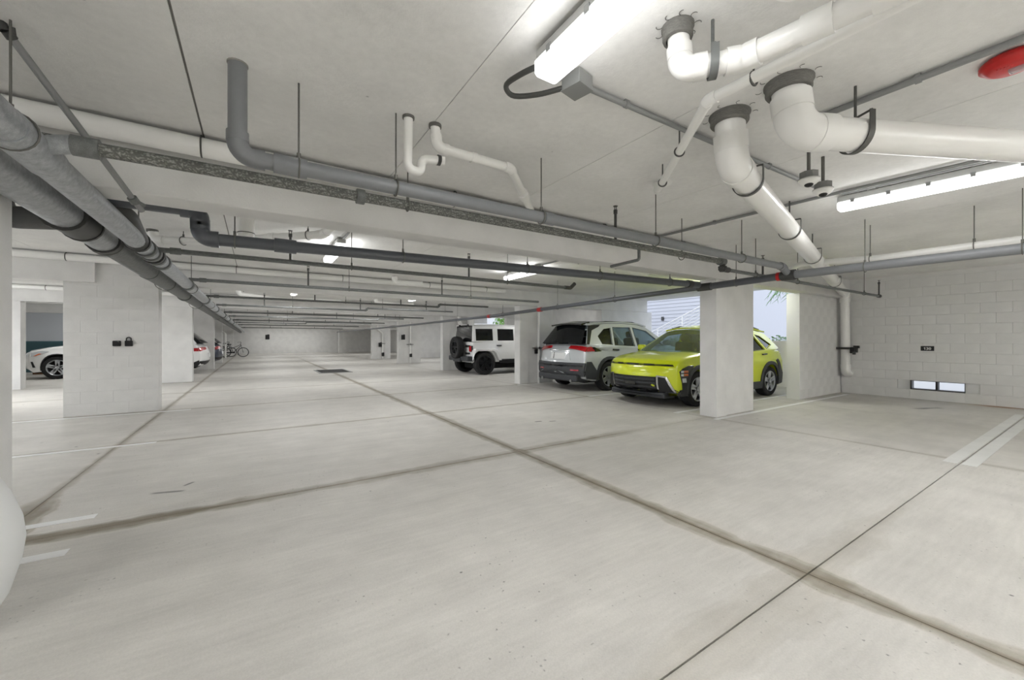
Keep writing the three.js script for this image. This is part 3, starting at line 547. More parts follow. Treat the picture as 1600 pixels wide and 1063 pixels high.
[[2.6, -8.9, 3.2], [3.5, -14.2, 4.8], [0.5, -17.4, 2.4], [1.5, -20.2, 4.0]].forEach(([x, z, x1], i) => {
  const t = thing('white_drain_pipe', ['short white drain elbow in the second bay before the second beam', 'white ceiling drain at the back of the third bay', 'white ceiling drain at the left of the fourth bay', 'white ceiling drain at the back of the fourth bay'][i], 'pipe', [x, 2.56, z]);
  pipeRun(t, [V(x, 2.69, z), V(x + 0.02, 2.56, z), V(x1, 2.55, z + 0.15)], 0.055, M.whitePvc, { fit: 1.14, bend: 1.1 });
});
// conduits on the ceiling
function conduit(label, pts, r, clips = []) {
  const t = thing('conduit', label, 'conduit', [pts[0].x, pts[0].y, pts[0].z], 'ceiling conduits');
  wpart(t, 'conduit_pipe', sweep(pts.length > 2 ? fillet(pts, 0.05) : pts, r, 12), M.conduit);
  for (const [p, d] of clips) wpart(t, 'clip', merge([bar(p.clone().addScaledVector(d, -0.012), p.clone().addScaledVector(d, 0.012), r * 1.25, 10), box(p.x - 0.02, p.x + 0.02, CEIL - 0.02, CEIL, p.z - 0.012, p.z + 0.012)]), M.conduit);
  return t;
}
conduit('grey conduit from the lamp box across the ceiling to the sensors', [V(1.5, 2.675, -1.64), V(3.95, 2.675, -1.575), V(4.58, 2.675, -1.56)], 0.016, [[V(1.86, 2.675, -1.63), X], [V(3.5, 2.675, -1.587), X], [V(2.9, 2.675, -1.6), X]]);
conduit('grey conduit along the right-hand lamp toward the near beam', [V(4.6, 2.675, -3.58), V(4.66, 2.675, -1.6), V(4.8, 2.675, -0.3), V(4.95, 2.675, 1)], 0.016, [[V(4.626, 2.675, -2.7), Z]]);
conduit('second thin conduit beside the right-hand lamp', [V(4.72, 2.672, -1.5), V(4.86, 2.672, -0.3), V(5.0, 2.672, 1)], 0.012);
conduit('grey conduit leading to the red fire alarm', [V(2.98, 2.675, -1.25), V(3.04, 2.675, 1.2)], 0.018, [[V(3.0, 2.675, -0.62), Z], [V(3.02, 2.675, -0.05), Z]]);
conduit('conduit running beside the top centre lamp', [V(1.33, 2.675, -1.55), V(1.36, 2.675, 0.6)], 0.016, [[V(1.34, 2.675, -1.0), Z]]);
conduit('thin conduit in the second bay feeding its lamp', [V(1.02, 2.675, -4.1), V(1.02, 2.675, -5.9)], 0.014);
conduit('thin conduit in the second bay near the silver SUV', [V(4.5, 2.675, -4.1), V(4.5, 2.675, -5.95)], 0.014);
{
  const t = thing('junction_box', 'grey square junction box at the end of the top centre lamp', 'box', [1.46, 2.64, -1.62], undefined, 0.2);
  part(t, 'box_body', box(-0.06, 0.06, -0.02, 0.058, -0.06, 0.06, 0.006), M.boxGrey); part(t, 'cover', box(-0.064, 0.064, -0.026, -0.019, -0.064, 0.064, 0.003), M.boxGrey);
}
one('lamp_cable', 'dark looped flexible cable at the end of the top centre lamp', 'cable', sweep(new THREE.CatmullRomCurve3([V(1.19, 2.63, -1.56), V(1.13, 2.62, -1.68), V(1.12, 2.625, -1.8), V(1.2, 2.63, -1.86), V(1.31, 2.63, -1.78), V(1.41, 2.64, -1.66)]).getPoints(24), 0.014, 10), M.iron, [1.2, 2.63, -1.7]);
[[3.4, -1.275, 'left'], [3.72, -1.30, 'right']].forEach(([x, z, w]) => {
  const t = thing('camera_sensor', `white dome sensor hanging on a rod below the ceiling, ${w} of the pair`, 'sensor', [x, 2.43, z], 'hanging sensors');
  wpart(t, 'rod', bar(V(x, 2.7, z), V(x, 2.49, z), 0.0115, 10), M.rod);
  const oct = new THREE.CylinderGeometry(0.06, 0.06, 0.05, 8).toNonIndexed(); oct.computeVertexNormals(); wpart(t, 'box_body', oct.translate(x, 2.47, z), M.boxGrey);
  wpart(t, 'dome', new THREE.LatheGeometry([[0, -0.05], [0.03, -0.048], [0.05, -0.035], [0.066, -0.012], [0.068, 0], [0, 0]].map(([r, y]) => new THREE.Vector2(r, y)), 24).translate(x, 2.446, z), M.whitePvc);
  wpart(t, 'lens_window', new THREE.SphereGeometry(0.03, 14, 8, 0, Math.PI * 2, Math.PI / 2, Math.PI / 2).scale(1, 0.75, 1).translate(x - 0.012, 2.407, z + 0.005), M.black);
});
{
  const t = thing('fire_alarm', 'red round fire alarm with a clear strobe at the right edge', 'alarm', [3.2, 2.66, -0.335]);
  wpart(t, 'base', new THREE.LatheGeometry([[0, 0], [0.1, 0], [0.112, -0.012], [0.112, -0.03], [0.1, -0.036], [0.09, -0.05], [0.07, -0.06], [0, -0.062]].map(([r, y]) => new THREE.Vector2(r, y)), 32).scale(1, 1.0, 1).translate(3.21, 2.695, -0.325), M.red);
  wpart(t, 'strobe', new RoundedBoxGeometry(0.05, 0.04, 0.075, 3, 0.015).translate(3.21, 2.635, -0.3), M.clear);
  wpart(t, 'grille', merge([-2, -1, 0, 1, 2].map((k) => box(3.15, 3.165, 2.632, 2.642, -0.345 + k * 0.012, -0.34 + k * 0.012))), M.red);
}

// ------------------------------------------------------------------ vehicles
const paint = (c, metal = 0.0, r = 0.32) => new THREE.MeshPhysicalMaterial({ color: c, roughness: r, metalness: metal, clearcoat: 1, clearcoatRoughness: 0.06 });
const C = {
  lime: paint(0xd6e205), silver: paint(0xc4c8ca, 0.12, 0.35), white: paint(0xeeeeec), pearl: paint(0xf2f2f0), navy: paint(0x1d2940, 0.2),
  clad: new THREE.MeshStandardMaterial({ color: 0x3b3d40, roughness: 0.55 }), trim: new THREE.MeshStandardMaterial({ color: 0x17181a, roughness: 0.4 }), gloss: new THREE.MeshPhysicalMaterial({ color: 0x101113, roughness: 0.18, clearcoat: 0.8, clearcoatRoughness: 0.05 }),
  tyre: new THREE.MeshStandardMaterial({ color: 0x1e1e1f, roughness: 0.8 }), alloy: new THREE.MeshStandardMaterial({ color: 0xc9ccd0, roughness: 0.28, metalness: 0.75 }), darkAlloy: new THREE.MeshStandardMaterial({ color: 0x26272a, roughness: 0.35, metalness: 0.6 }), well: new THREE.MeshStandardMaterial({ color: 0x0e0e0f, roughness: 0.9 }),
  glass: new THREE.MeshPhysicalMaterial({ color: new THREE.Color().setRGB(0.70, 0.77, 0.79), roughness: 0.03, transmission: 1, thickness: 0, ior: 1.5 }), tint: new THREE.MeshPhysicalMaterial({ color: new THREE.Color().setRGB(0.16, 0.19, 0.2), roughness: 0.03, transmission: 1, thickness: 0, ior: 1.5 }),
  seat: new THREE.MeshStandardMaterial({ color: 0x25282b, roughness: 0.8 }), redLens: new THREE.MeshPhysicalMaterial({ color: 0xb0141c, roughness: 0.15, clearcoat: 1 }), clearLens: new THREE.MeshPhysicalMaterial({ color: 0xdfe3e6, roughness: 0.12, clearcoat: 1, metalness: 0.3 }), amber: new THREE.MeshPhysicalMaterial({ color: 0xd8743a, roughness: 0.2, clearcoat: 1 }),
  chrome: new THREE.MeshStandardMaterial({ color: 0xd6d8da, roughness: 0.16, metalness: 0.9 }), plate: new THREE.MeshStandardMaterial({ color: 0xe3e4e4, roughness: 0.4 }),
};
function wheel(parent, x, y, z, r, w, style, out) {
  const tr = r * 0.69, prof = [[tr, -w / 2 + 0.012], [r * 0.82, -w / 2], [r * 0.96, -w / 2 + 0.012], [r, -w / 2 + 0.04], [r, w / 2 - 0.04], [r * 0.96, w / 2 - 0.012], [r * 0.82, w / 2], [tr, w / 2 - 0.012], [tr * 0.96, 0], [tr, -w / 2 + 0.012]].map(([a, b]) => new THREE.Vector2(a, b));
  const tyre = part(parent, 'wheel', new THREE.LatheGeometry(prof, 40).rotateX(Math.PI / 2), C.tyre); tyre.position.set(x, y, z);
  const f = out * (w / 2 - 0.025), list = [];
  const ring = new THREE.LatheGeometry([[tr * 0.99, -0.05], [tr * 1.0, 0.016], [tr * 0.95, 0.02], [tr * 0.9, 0.0], [tr * 0.9, -0.05], [tr * 0.99, -0.05]].map(([a, b]) => new THREE.Vector2(a, b)), 40).rotateX(Math.PI / 2 * out).translate(0, 0, f); list.push(ring);
  const n = style.n, pair = style.pair ?? 0;
  for (let k = 0; k < n; k++) for (const d of pair ? [-pair, pair] : [0]) {
    const s = new THREE.Shape(), a = style.w0, b = style.w1; s.moveTo(tr * 0.12, -a); s.lineTo(tr * 0.94, -b); s.lineTo(tr * 0.94, b); s.lineTo(tr * 0.12, a); s.closePath();
    const g = new THREE.ExtrudeGeometry(s, { depth: 0.022, bevelEnabled: true, bevelSize: 0.004, bevelThickness: 0.004, bevelSegments: 1 }); g.translate(0, 0, -0.015); g.rotateZ(k / n * Math.PI * 2 + d + Math.PI / 2); if (out < 0) g.rotateY(Math.PI); g.translate(0, 0, f - out * 0.002); list.push(g);
  }
  list.push(new THREE.CylinderGeometry(tr * 0.2, tr * 0.22, 0.04, 18).rotateX(Math.PI / 2).translate(0, 0, f));
  part(tyre, 'rim', merge(list), style.mat);
  part(tyre, 'brake_disc', new THREE.CylinderGeometry(tr * 0.9, tr * 0.9, 0.03, 28).rotateX(Math.PI / 2).translate(0, 0, f - out * 0.06), C.well);
}
function makeCar(o) {
  const t = thing(o.name, o.label, 'car', o.pos, 'parked cars', o.turn); const k = o.scale ?? 1; t.scale.set(...(Array.isArray(k) ? k : [k, k, k]));
  const top = o.lower, xF = Math.max(...top.map((p) => p[0])), xR = Math.min(...top.map((p) => p[0]));
  const belt = (x) => interp(o.belt, x), roof = (x) => interp(o.roof, x);
  const plan = (x) => x > o.pf ? 1 - o.kf * ((x - o.pf) / (xF - o.pf)) ** 2 : x < o.pr ? 1 - o.kr * ((x - o.pr) / (xR - o.pr)) ** 2 : 1;
  const W = (x, y) => {
    const b = belt(Math.max(o.belt[o.belt.length - 1][0], Math.min(o.belt[0][0], x))), base = o.W * plan(x);
    const low = base * (1 - 0.06 * Math.max(0, (0.5 - y) / 0.5) ** 2) * (1 - o.shoulder * sm(0.72, b, y));
    if (y <= b) return low;
    const rf = Math.max(b + 0.1, roof(x)), q = Math.min(1.1, (y - b) / (rf - b)); return lerp(base * (1 - o.shoulder), o.wRoof * (plan(x) * 0.5 + 0.5), q);
  };
  const crown = (y) => o.crown * sm(0.7, 1.0, y);
  const bend = (x, s) => x > o.pf ? x - o.bf * Math.abs(s) ** 2.2 * ((x - o.pf) / (xF - o.pf)) ** 2 : x < o.pr ? x + o.br * Math.abs(s) ** 2.2 * ((x - o.pr) / (xR - o.pr)) ** 2 : x;
  const D = (x, y, s, off = 0) => { const w = W(x, y); return [bend(x, s), y - crown(y) * s * s * s * s + crown(y) * 0.25, s * w + Math.sign(s) * off]; };
  // lower body, wheel arches notched out of the side outline
  const arch = (ax, R) => { const a = [], y0 = o.sill; const h = Math.asin(Math.min(0.99, (o.wy - y0) / R)); for (let i = 0; i <= 16; i++) { const q = Math.PI + h - (Math.PI + 2 * h) * i / 16; a.push([ax + Math.cos(q) * R, o.wy + Math.sin(q) * R]); } return a; };
  const outline = [...top, ...arch(o.axR, o.archR), ...arch(o.axF, o.archR)];
  const bodyGeo = new THREE.ExtrudeGeometry(polyShape(outline), { depth: 1.94, steps: 10, bevelEnabled: true, bevelThickness: 0.03, bevelSize: 0.025, bevelOffset: -0.025, bevelSegments: 2 });
  bodyGeo.translate(0, 0, -0.97);
  const bg = tess(bodyGeo, 0.16, 5), bp = bg.attributes.position;
  for (let i = 0; i < bp.count; i++) bp.setXYZ(i, ...D(bp.getX(i), bp.getY(i), Math.max(-1, Math.min(1, bp.getZ(i)))));
  part(t, 'body', clean(bg, 0.5), o.paint);
  part(t, 'underbody', box(xR + 0.35, xF - 0.35, 0.2, o.wy + o.archR * 0.8, -o.W * 0.72, o.W * 0.72, 0.03), C.well);
  // panels that follow a side, the front or the tail
  const side = (name, pts, off, depth, mat, { both = true, parent = t, holes = [], e = 0.16, bevel = 0.004 } = {}) => { for (const s of both === true ? [1, -1] : [both]) {
    const sh = polyShape(pts); for (const h of holes) sh.holes.push(new THREE.Path(h.map((p) => new THREE.Vector2(...p))));
    const g = tess(new THREE.ExtrudeGeometry(sh, { depth, bevelEnabled: bevel > 0, bevelSize: bevel, bevelThickness: bevel, bevelOffset: -bevel, bevelSegments: 1 }), e, 4), p = g.attributes.position;
    for (let i = 0; i < p.count; i++) { const x = p.getX(i), y = p.getY(i), z = p.getZ(i), q = D(x, y, s); p.setXYZ(i, q[0], q[1], q[2] + s * (off + z)); }
    if (s < 0) flip(g); part(parent, name, clean(g, 0.5), mat); } };
  const edgeX = (y, front) => { const c = []; for (let i = 0; i < top.length - 1; i++) { const [x0, y0] = top[i], [x1, y1] = top[i + 1]; if ((y0 - y) * (y1 - y) <= 0 && y0 !== y1) c.push(lerp(x0, x1, (y - y0) / (y1 - y0))); } return c.length ? (front ? Math.max(...c) : Math.min(...c)) : (front ? xF : xR); };
  const end = (front) => (name, pts, off, depth, mat, { parent = t, mirror = false, holes = [], e = 0.12 } = {}) => { for (const ms of mirror ? [1, -1] : [1]) {
    const sh = polyShape(pts.map(([z, y]) => [z, y])); for (const h of holes) sh.holes.push(new THREE.Path(h.map((p) => new THREE.Vector2(...p))));
    const g = tess(new THREE.ExtrudeGeometry(sh, { depth, bevelEnabled: true, bevelSize: 0.004, bevelThickness: 0.004, bevelOffset: -0.004, bevelSegments: 1 }), e, 4), p = g.attributes.position;
    for (let i = 0; i < p.count; i++) { const z = p.getX(i) * ms, y = p.getY(i), d = p.getZ(i), x = edgeX(y, front), w = W(x, y), s = Math.max(-1, Math.min(1, z / w)), q = D(x, y, s); p.setXYZ(i, q[0] + (front ? 1 : -1) * (off + d), q[1], z); }
    if (front === (ms < 0)) flip(g); part(parent, name, clean(g, 0.5), mat); } };
  const api = { t, W, D, side, front: end(true), rear: end(false), belt, roof, xF, xR };
  // cabin: side frames with window openings, panes, roof, screens
  const [wb, wt, rt, rb] = [o.wsBase, o.wsTop, o.rgTop, o.rgBase];
  const roofLine = o.roof.filter((p) => p[0] < wt[0] && p[0] > rt[0]), beltLine = o.belt.filter((p) => p[0] < wb[0] && p[0] > rb[0]).reverse();
  const frame = [[wb[0], wb[1]], [wt[0], wt[1]], ...roofLine, [rt[0], rt[1]], [rb[0], rb[1]], ...beltLine.map(([x, y]) => [x, y - 0.04])];
  side('cabin_frame', frame, -0.045, 0.04, o.framePaint ?? o.paint, { holes: o.windows.map((w) => w.p) });
  for (const w of o.windows) side('side_window', w.p, -0.028, 0.005, w.m ?? C.tint, { bevel: 0, e: 0.3 });
  for (const w of o.windows) if (!o.noTrim) { const cx = w.p.reduce((a, p) => a + p[0], 0) / w.p.length, cy = w.p.reduce((a, p) => a + p[1], 0) / w.p.length, big = w.p.map(([x, y]) => [cx + (x - cx) * 1.035, cy + (y - cy) * 1.06]); side('window_trim', big, -0.004, 0.007, C.gloss, { holes: [w.p], bevel: 0 }); }
  const cr = (s) => 1 - s * s, rc = o.roofCrown ?? 0.05;
  const yTop = (x, s) => roof(x) - crown(1) * 0.75 + rc * cr(s) + 0.012;
  part(t, 'roof', shell((u, v) => { const s = lerp(-1, 1, v), x = lerp(wt[0] + o.bow * 0.4 * cr(s), rt[0] - o.bow * 0.3 * cr(s), u); return V(x, yTop(Math.max(rt[0], Math.min(wt[0], x)), s), s * W(Math.max(rt[0], Math.min(wt[0], x)), roof(Math.max(rt[0], Math.min(wt[0], x))))); }, 14, 12, -0.035), o.roofPaint ?? o.paint);
  const screen = (a, b, bow0, bow1, sgn) => (u, v) => { const s = lerp(-0.93, 0.93, v), x = lerp(a[0] + sgn * bow0 * cr(s), b[0] + sgn * bow1 * cr(s), u), y = lerp(a[1] - crown(1) * 0.6 + 0.02 * cr(s), b[1] - crown(1) * 0.7 + rc * cr(s), u), ex = lerp(a[0], b[0], u), ey = lerp(a[1], b[1], u); return V(x, y, s * W(ex, ey)); };
  part(t, 'windscreen', shell(screen(wb, wt, o.bow, o.bow * 0.4, 1), 6, 12, sgnTh(1)), C.glass);
  part(t, 'rear_window', shell(screen(rb, rt, o.bow * 0.5, o.bow * 0.3, -1), 6, 12, -sgnTh(1)), o.rearGlass ?? C.tint);
  const yb = (x) => belt(x) - 0.05; part(t, 'interior', shell((u, v) => { const x = lerp(wb[0] - 0.02, rb[0] + 0.05, u), s = lerp(-0.95, 0.95, v); return V(x, yb(x) + 0.028, s * W(x, belt(x))); }, 8, 4, -0.02), C.seat);
  for (const [x, z] of o.seats) part(t, 'seat', merge([new RoundedBoxGeometry(0.16, 0.4, 0.46, 3, 0.06).rotateZ(0.15).translate(x, belt(x) + 0.02, z), new RoundedBoxGeometry(0.11, 0.17, 0.26, 3, 0.05).rotateZ(0.12).translate(x - 0.06, belt(x) + 0.31, z)]), C.seat);
  for (const [ax] of [[o.axF], [o.axR]]) for (const s of [1, -1]) wheel(t, ax, o.wr, s * (o.track ?? o.W - 0.13), o.wr, o.ww ?? 0.23, o.wheelStyle, s);
  api.arcClad = (R0, R1, y0, mat, off = 0.012) => { for (const ax of [o.axF, o.axR]) { const a = [], b = []; for (let i = 0; i <= 14; i++) { const q = Math.PI * 1.06 - Math.PI * 1.12 * i / 14; a.push([ax + Math.cos(q) * R1, Math.max(y0, o.wy + Math.sin(q) * R1)]); b.unshift([ax + Math.cos(q) * R0, Math.max(y0, o.wy + Math.sin(q) * R0)]); } side('arch_cladding', [...a, ...b], -0.02, 0.02 + off, mat); } };
  return api;
}
function sgnTh() { return 0.004; }

// yellow-green compact SUV, nose to the aisle
{
  const c = makeCar({ name: 'compact_suv', label: 'lime yellow compact SUV facing the aisle behind the near column', pos: [8.48, 0, -5.33], turn: Math.PI, scale: [1.045, 1.0, 0.985], paint: C.lime,
    lower: [[1.98, 0.25], [2.11, 0.3], [2.17, 0.42], [2.185, 0.62], [2.16, 0.74], [2.12, 0.81], [2.02, 0.89], [1.7, 0.96], [1.3, 1.01], [0.95, 1.04], [0.4, 1.0], [-0.6, 1.02], [-1.5, 1.08], [-1.95, 1.06], [-2.1, 0.98], [-2.16, 0.8], [-2.17, 0.5], [-2.08, 0.3], [-1.9, 0.24]],
    belt: [[1.1, 1.0], [0.4, 1.0], [-0.6, 1.02], [-1.5, 1.08], [-2.05, 1.1]], roof: [[0.34, 1.49], [0.05, 1.545], [-0.5, 1.565], [-1.1, 1.54], [-1.6, 1.47]],
    W: 0.915, wRoof: 0.6, shoulder: 0.06, crown: 0.05, pf: 1.2, kf: 0.1, pr: -1.3, kr: 0.09, bf: 0.3, br: 0.14, sill: 0.22, wy: 0.335, wr: 0.335, archR: 0.395, axF: 1.33, axR: -1.33,
    wsBase: [1.08, 1.02], wsTop: [0.34, 1.49], rgTop: [-1.66, 1.46], rgBase: [-2.0, 1.12], bow: 0.22,
    windows: [{ p: [[0.72, 1.05], [0.28, 1.4], [-0.28, 1.47], [-0.3, 1.05]], m: C.glass }, { p: [[-0.4, 1.05], [-0.38, 1.47], [-0.98, 1.45], [-1.18, 1.1]] }, { p: [[-1.28, 1.12], [-1.1, 1.43], [-1.3, 1.4], [-1.62, 1.2]] }],
    seats: [[0.0, 0.36], [0.0, -0.36], [-0.85, 0.36], [-0.85, -0.36]], wheelStyle: { n: 5, pair: 0.16, w0: 0.03, w1: 0.018, mat: C.alloy }, roofCrown: 0.05 });
  c.arcClad(0.385, 0.47, 0.2, C.clad); c.side('sill_cladding', [[0.95, 0.2], [0.95, 0.36], [-0.95, 0.36], [-0.95, 0.2]], -0.01, 0.022, C.clad);
  c.side('rear_cladding', [[-1.7, 0.24], [-1.76, 0.55], [-1.6, 0.82], [-1.72, 0.86], [-1.95, 0.6], [-2.1, 0.5], [-2.05, 0.26]], -0.01, 0.02, C.clad);
  c.side('front_cladding', [[1.62, 0.24], [1.78, 0.46], [1.7, 0.62], [1.52, 0.8], [1.7, 0.8], [1.95, 0.74], [2.08, 0.68], [1.98, 0.48], [1.92, 0.26]], -0.01, 0.018, C.gloss);
  c.front('light_bar', [[-0.78, 0.782], [0.78, 0.782], [0.75, 0.818], [-0.75, 0.818]], 0.0, 0.008, C.trim);
  c.front('lower_grille', [[-0.52, 0.29], [0.52, 0.29], [0.56, 0.58], [-0.56, 0.58]], 0.0, 0.012, C.trim);
  for (const y of [0.36, 0.44, 0.51]) c.front('grille_bar', [[-0.5, y], [0.5, y], [0.5, y + 0.035], [-0.5, y + 0.035]], 0.008, 0.014, C.clad);
  c.front('front_sensor', [[-0.13, 0.4], [0.13, 0.4], [0.13, 0.47], [-0.13, 0.47]], 0.016, 0.016, C.gloss);
  c.front('lower_bumper', [[-0.84, 0.24], [0.84, 0.24], [0.86, 0.31], [0.8, 0.345], [-0.8, 0.345], [-0.86, 0.31]], 0.0, 0.02, C.gloss); part(c.t, 'front_valance', box(1.7, 2.03, 0.17, 0.28, -0.66, 0.66, 0.03), C.clad); c.front('skid_plate', [[-0.6, 0.25], [0.6, 0.25], [0.54, 0.29], [-0.54, 0.29]], 0.018, 0.02, C.clad);
  c.side('lower_bumper_side', [[1.66, 0.22], [1.76, 0.36], [2.06, 0.34], [2.02, 0.22]], -0.008, 0.016, C.gloss);
  c.front('corner_intake', [[0.56, 0.3], [0.78, 0.3], [0.67, 0.56], [0.56, 0.58]], 0.004, 0.014, C.trim, { mirror: true });
  c.front('intake_frame', [[0.53, 0.275], [0.82, 0.275], [0.69, 0.59], [0.53, 0.61]], 0.0, 0.024, C.chrome, { mirror: true, holes: [] });
  c.front('intake_mesh', [[0.56, 0.3], [0.775, 0.3], [0.67, 0.565], [0.56, 0.58]], 0.022, 0.008, C.trim, { mirror: true });
  for (const [x, y] of [[1.86, 0.68], [1.86, 0.62]]) { c.side('indicator_lamp', [[x - 0.1, y - 0.02], [x + 0.05, y - 0.02], [x + 0.05, y + 0.022], [x - 0.1, y + 0.022]], 0.004, 0.014, C.amber); c.side('head_lamp', [[x + 0.07, y - 0.02], [x + 0.16, y - 0.02], [x + 0.16, y + 0.022], [x + 0.07, y + 0.022]], 0.004, 0.014, C.clearLens); }
  c.side('fog_lamp', [[1.82, 0.48], [1.96, 0.48], [1.98, 0.56], [1.84, 0.56]], 0.004, 0.014, C.clearLens);
  c.side('door_handle', [[-0.05, 0.93], [-0.24, 0.94], [-0.24, 0.965], [-0.05, 0.955]], 0.0, 0.03, C.trim); c.side('door_handle', [[-1.02, 0.97], [-1.2, 0.98], [-1.2, 1.005], [-1.02, 0.995]], 0.0, 0.03, C.trim);
  for (const s of [1, -1]) part(c.t, 'mirror', new RoundedBoxGeometry(0.11, 0.13, 0.2, 3, 0.04).translate(0.72, 1.1, s * 0.98), C.lime);
  c.rear('tail_lamp_bar', [[-0.8, 0.98], [0.8, 0.98], [0.78, 1.01], [-0.78, 1.01]], 0, 0.01, C.redLens); c.rear('rear_bumper', [[-0.8, 0.26], [0.8, 0.26], [0.82, 0.55], [-0.82, 0.55]], 0, 0.02, C.clad);
  for (const s of [1, -1]) part(c.t, 'roof_rail', sweep([V(0.15, 1.53, s * 0.57), V(-0.1, 1.585, s * 0.575), V(-1.1, 1.58, s * 0.575), V(-1.45, 1.52, s * 0.565)], 0.018, 8), C.gloss);
  c.front('emblem', [[-0.055, 0.855], [0.055, 0.855], [0.045, 0.875], [-0.045, 0.875]], 0.0, 0.006, C.lime);
}
// silver SUV, tail to the aisle
{
  const c = makeCar({ name: 'silver_suv', label: 'silver SUV parked tail to the aisle beside the lime yellow SUV', pos: [8.83, 0, -7.98], turn: 0, scale: 1.03, paint: C.silver,
    lower: [[2.1, 0.24], [2.24, 0.4], [2.27, 0.7], [2.2, 0.86], [2.0, 0.96], [1.5, 1.04], [1.12, 1.09], [0.5, 1.06], [-0.8, 1.1], [-1.6, 1.14], [-2.08, 1.12], [-2.2, 0.98], [-2.24, 0.75], [-2.3, 0.62], [-2.31, 0.45], [-2.22, 0.32], [-1.95, 0.26]],
    belt: [[1.15, 1.06], [0.5, 1.06], [-0.8, 1.1], [-1.6, 1.14], [-2.1, 1.15]], roof: [[0.3, 1.6], [0, 1.66], [-0.6, 1.69], [-1.3, 1.67], [-1.8, 1.62]],
    W: 0.925, wRoof: 0.63, shoulder: 0.055, crown: 0.045, pf: 1.3, kf: 0.14, pr: -1.3, kr: 0.08, bf: 0.2, br: 0.16, sill: 0.26, wy: 0.36, wr: 0.355, archR: 0.42, axF: 1.345, axR: -1.345,
    wsBase: [1.15, 1.08], wsTop: [0.3, 1.6], rgTop: [-1.82, 1.62], rgBase: [-2.12, 1.17], bow: 0.2, rearGlass: new THREE.MeshPhysicalMaterial({ color: new THREE.Color().setRGB(0.008, 0.009, 0.01), roughness: 0.06, specularIntensity: 0.45 }),
    windows: [{ p: [[0.78, 1.12], [0.26, 1.5], [-0.26, 1.58], [-0.28, 1.12]], m: C.glass }, { p: [[-0.4, 1.12], [-0.38, 1.58], [-1.0, 1.58], [-1.12, 1.15]], m: C.glass }, { p: [[-1.2, 1.16], [-1.1, 1.56], [-1.34, 1.53], [-1.62, 1.36], [-1.56, 1.18]] }],
    seats: [[0.05, 0.37], [0.05, -0.37], [-0.9, 0.37], [-0.9, -0.37]], wheelStyle: { n: 6, w0: 0.045, w1: 0.05, mat: C.alloy }, roofCrown: 0.045 });
  c.arcClad(0.41, 0.5, 0.24, C.clad); c.side('sill_cladding', [[0.94, 0.24], [0.94, 0.42], [-0.94, 0.42], [-0.94, 0.24]], -0.01, 0.022, C.clad);
  c.side('rear_corner_cladding', [[-1.72, 0.28], [-1.82, 0.5], [-2.02, 0.72], [-2.2, 0.72], [-2.27, 0.45], [-2.2, 0.32]], -0.012, 0.02, C.clad);
  c.rear('rear_bumper', [[-0.86, 0.37], [0.86, 0.37], [0.9, 0.69], [-0.9, 0.69]], -0.004, 0.026, C.clad); part(c.t, 'bumper_valance', box(-2.29, -1.85, 0.24, 0.4, -0.74, 0.74, 0.04), C.clad); c.side('quarter_glass', [[-2.13, 1.16], [-1.85, 1.625], [-1.42, 1.645], [-1.5, 1.59], [-1.78, 1.5], [-2.04, 1.16]], -0.004, 0.012, C.gloss);
  c.rear('bumper_step', [[-0.84, 0.6], [0.84, 0.6], [0.84, 0.635], [-0.84, 0.635]], 0.018, 0.016, C.trim);
  c.rear('reflector', [[0.52, 0.5], [0.74, 0.5], [0.74, 0.535], [0.52, 0.535]], 0.022, 0.008, C.redLens, { mirror: true });
  c.rear('tail_lamp', [[0.34, 1.02], [0.84, 0.99], [0.86, 1.1], [0.36, 1.09]], 0.0, 0.03, C.redLens, { mirror: true });
  c.side('tail_lamp_side', [[-1.86, 1.0], [-2.16, 0.99], [-2.12, 1.1], [-1.98, 1.11]], -0.01, 0.022, C.redLens); c.side('tail_spear', [[-1.6, 1.0], [-1.86, 0.985], [-1.98, 1.1], [-1.86, 1.1]], -0.012, 0.018, C.gloss);
  c.rear('plate_panel', [[-0.46, 0.74], [0.46, 0.74], [0.36, 0.95], [-0.36, 0.95]], 0.0, 0.008, C.silver); c.rear('number_plate', [[-0.27, 0.76], [0.27, 0.76], [0.27, 0.91], [-0.27, 0.91]], 0.008, 0.008, C.plate); c.rear('plate_mark', [[-0.155, 0.77], [-0.13, 0.77], [-0.12, 0.92], [-0.14, 0.92]], 0.016, 0.006, C.trim);
  c.rear('boot_handle', [[-0.4, 0.965], [0.4, 0.965], [0.38, 0.985], [-0.38, 0.985]], 0.0, 0.012, C.chrome);
  part(c.t, 'spoiler', shell((u, v) => { const s = lerp(-1, 1, v); return V(lerp(-1.7, -1.97, u), lerp(1.65, 1.59, u) + 0.03 * (1 - s * s), s * 0.57); }, 5, 10, -0.035), C.gloss);
  for (const s of [1, -1]) { part(c.t, 'exhaust_tip', sweep([V(-2.1, 0.27, s * 0.55), V(-2.3, 0.26, s * 0.55)], 0.035, 12), C.steel ?? M.steel); part(c.t, 'roof_rail', sweep([V(0.1, 1.63, s * 0.6), V(-0.2, 1.69, s * 0.605), V(-1.2, 1.69, s * 0.605), V(-1.6, 1.63, s * 0.6)], 0.018, 8), C.trim); part(c.t, 'mirror', new RoundedBoxGeometry(0.12, 0.15, 0.22, 3, 0.05).translate(0.72, 1.17, s * 1.0), C.silver); }
  c.side('door_handle', [[-0.1, 0.99], [-0.3, 1.0], [-0.3, 1.03], [-0.1, 1.02]], 0.0, 0.03, C.trim); c.side('door_handle', [[-1.02, 1.01], [-1.22, 1.02], [-1.22, 1.05], [-1.02, 1.04]], 0.0, 0.03, C.trim);
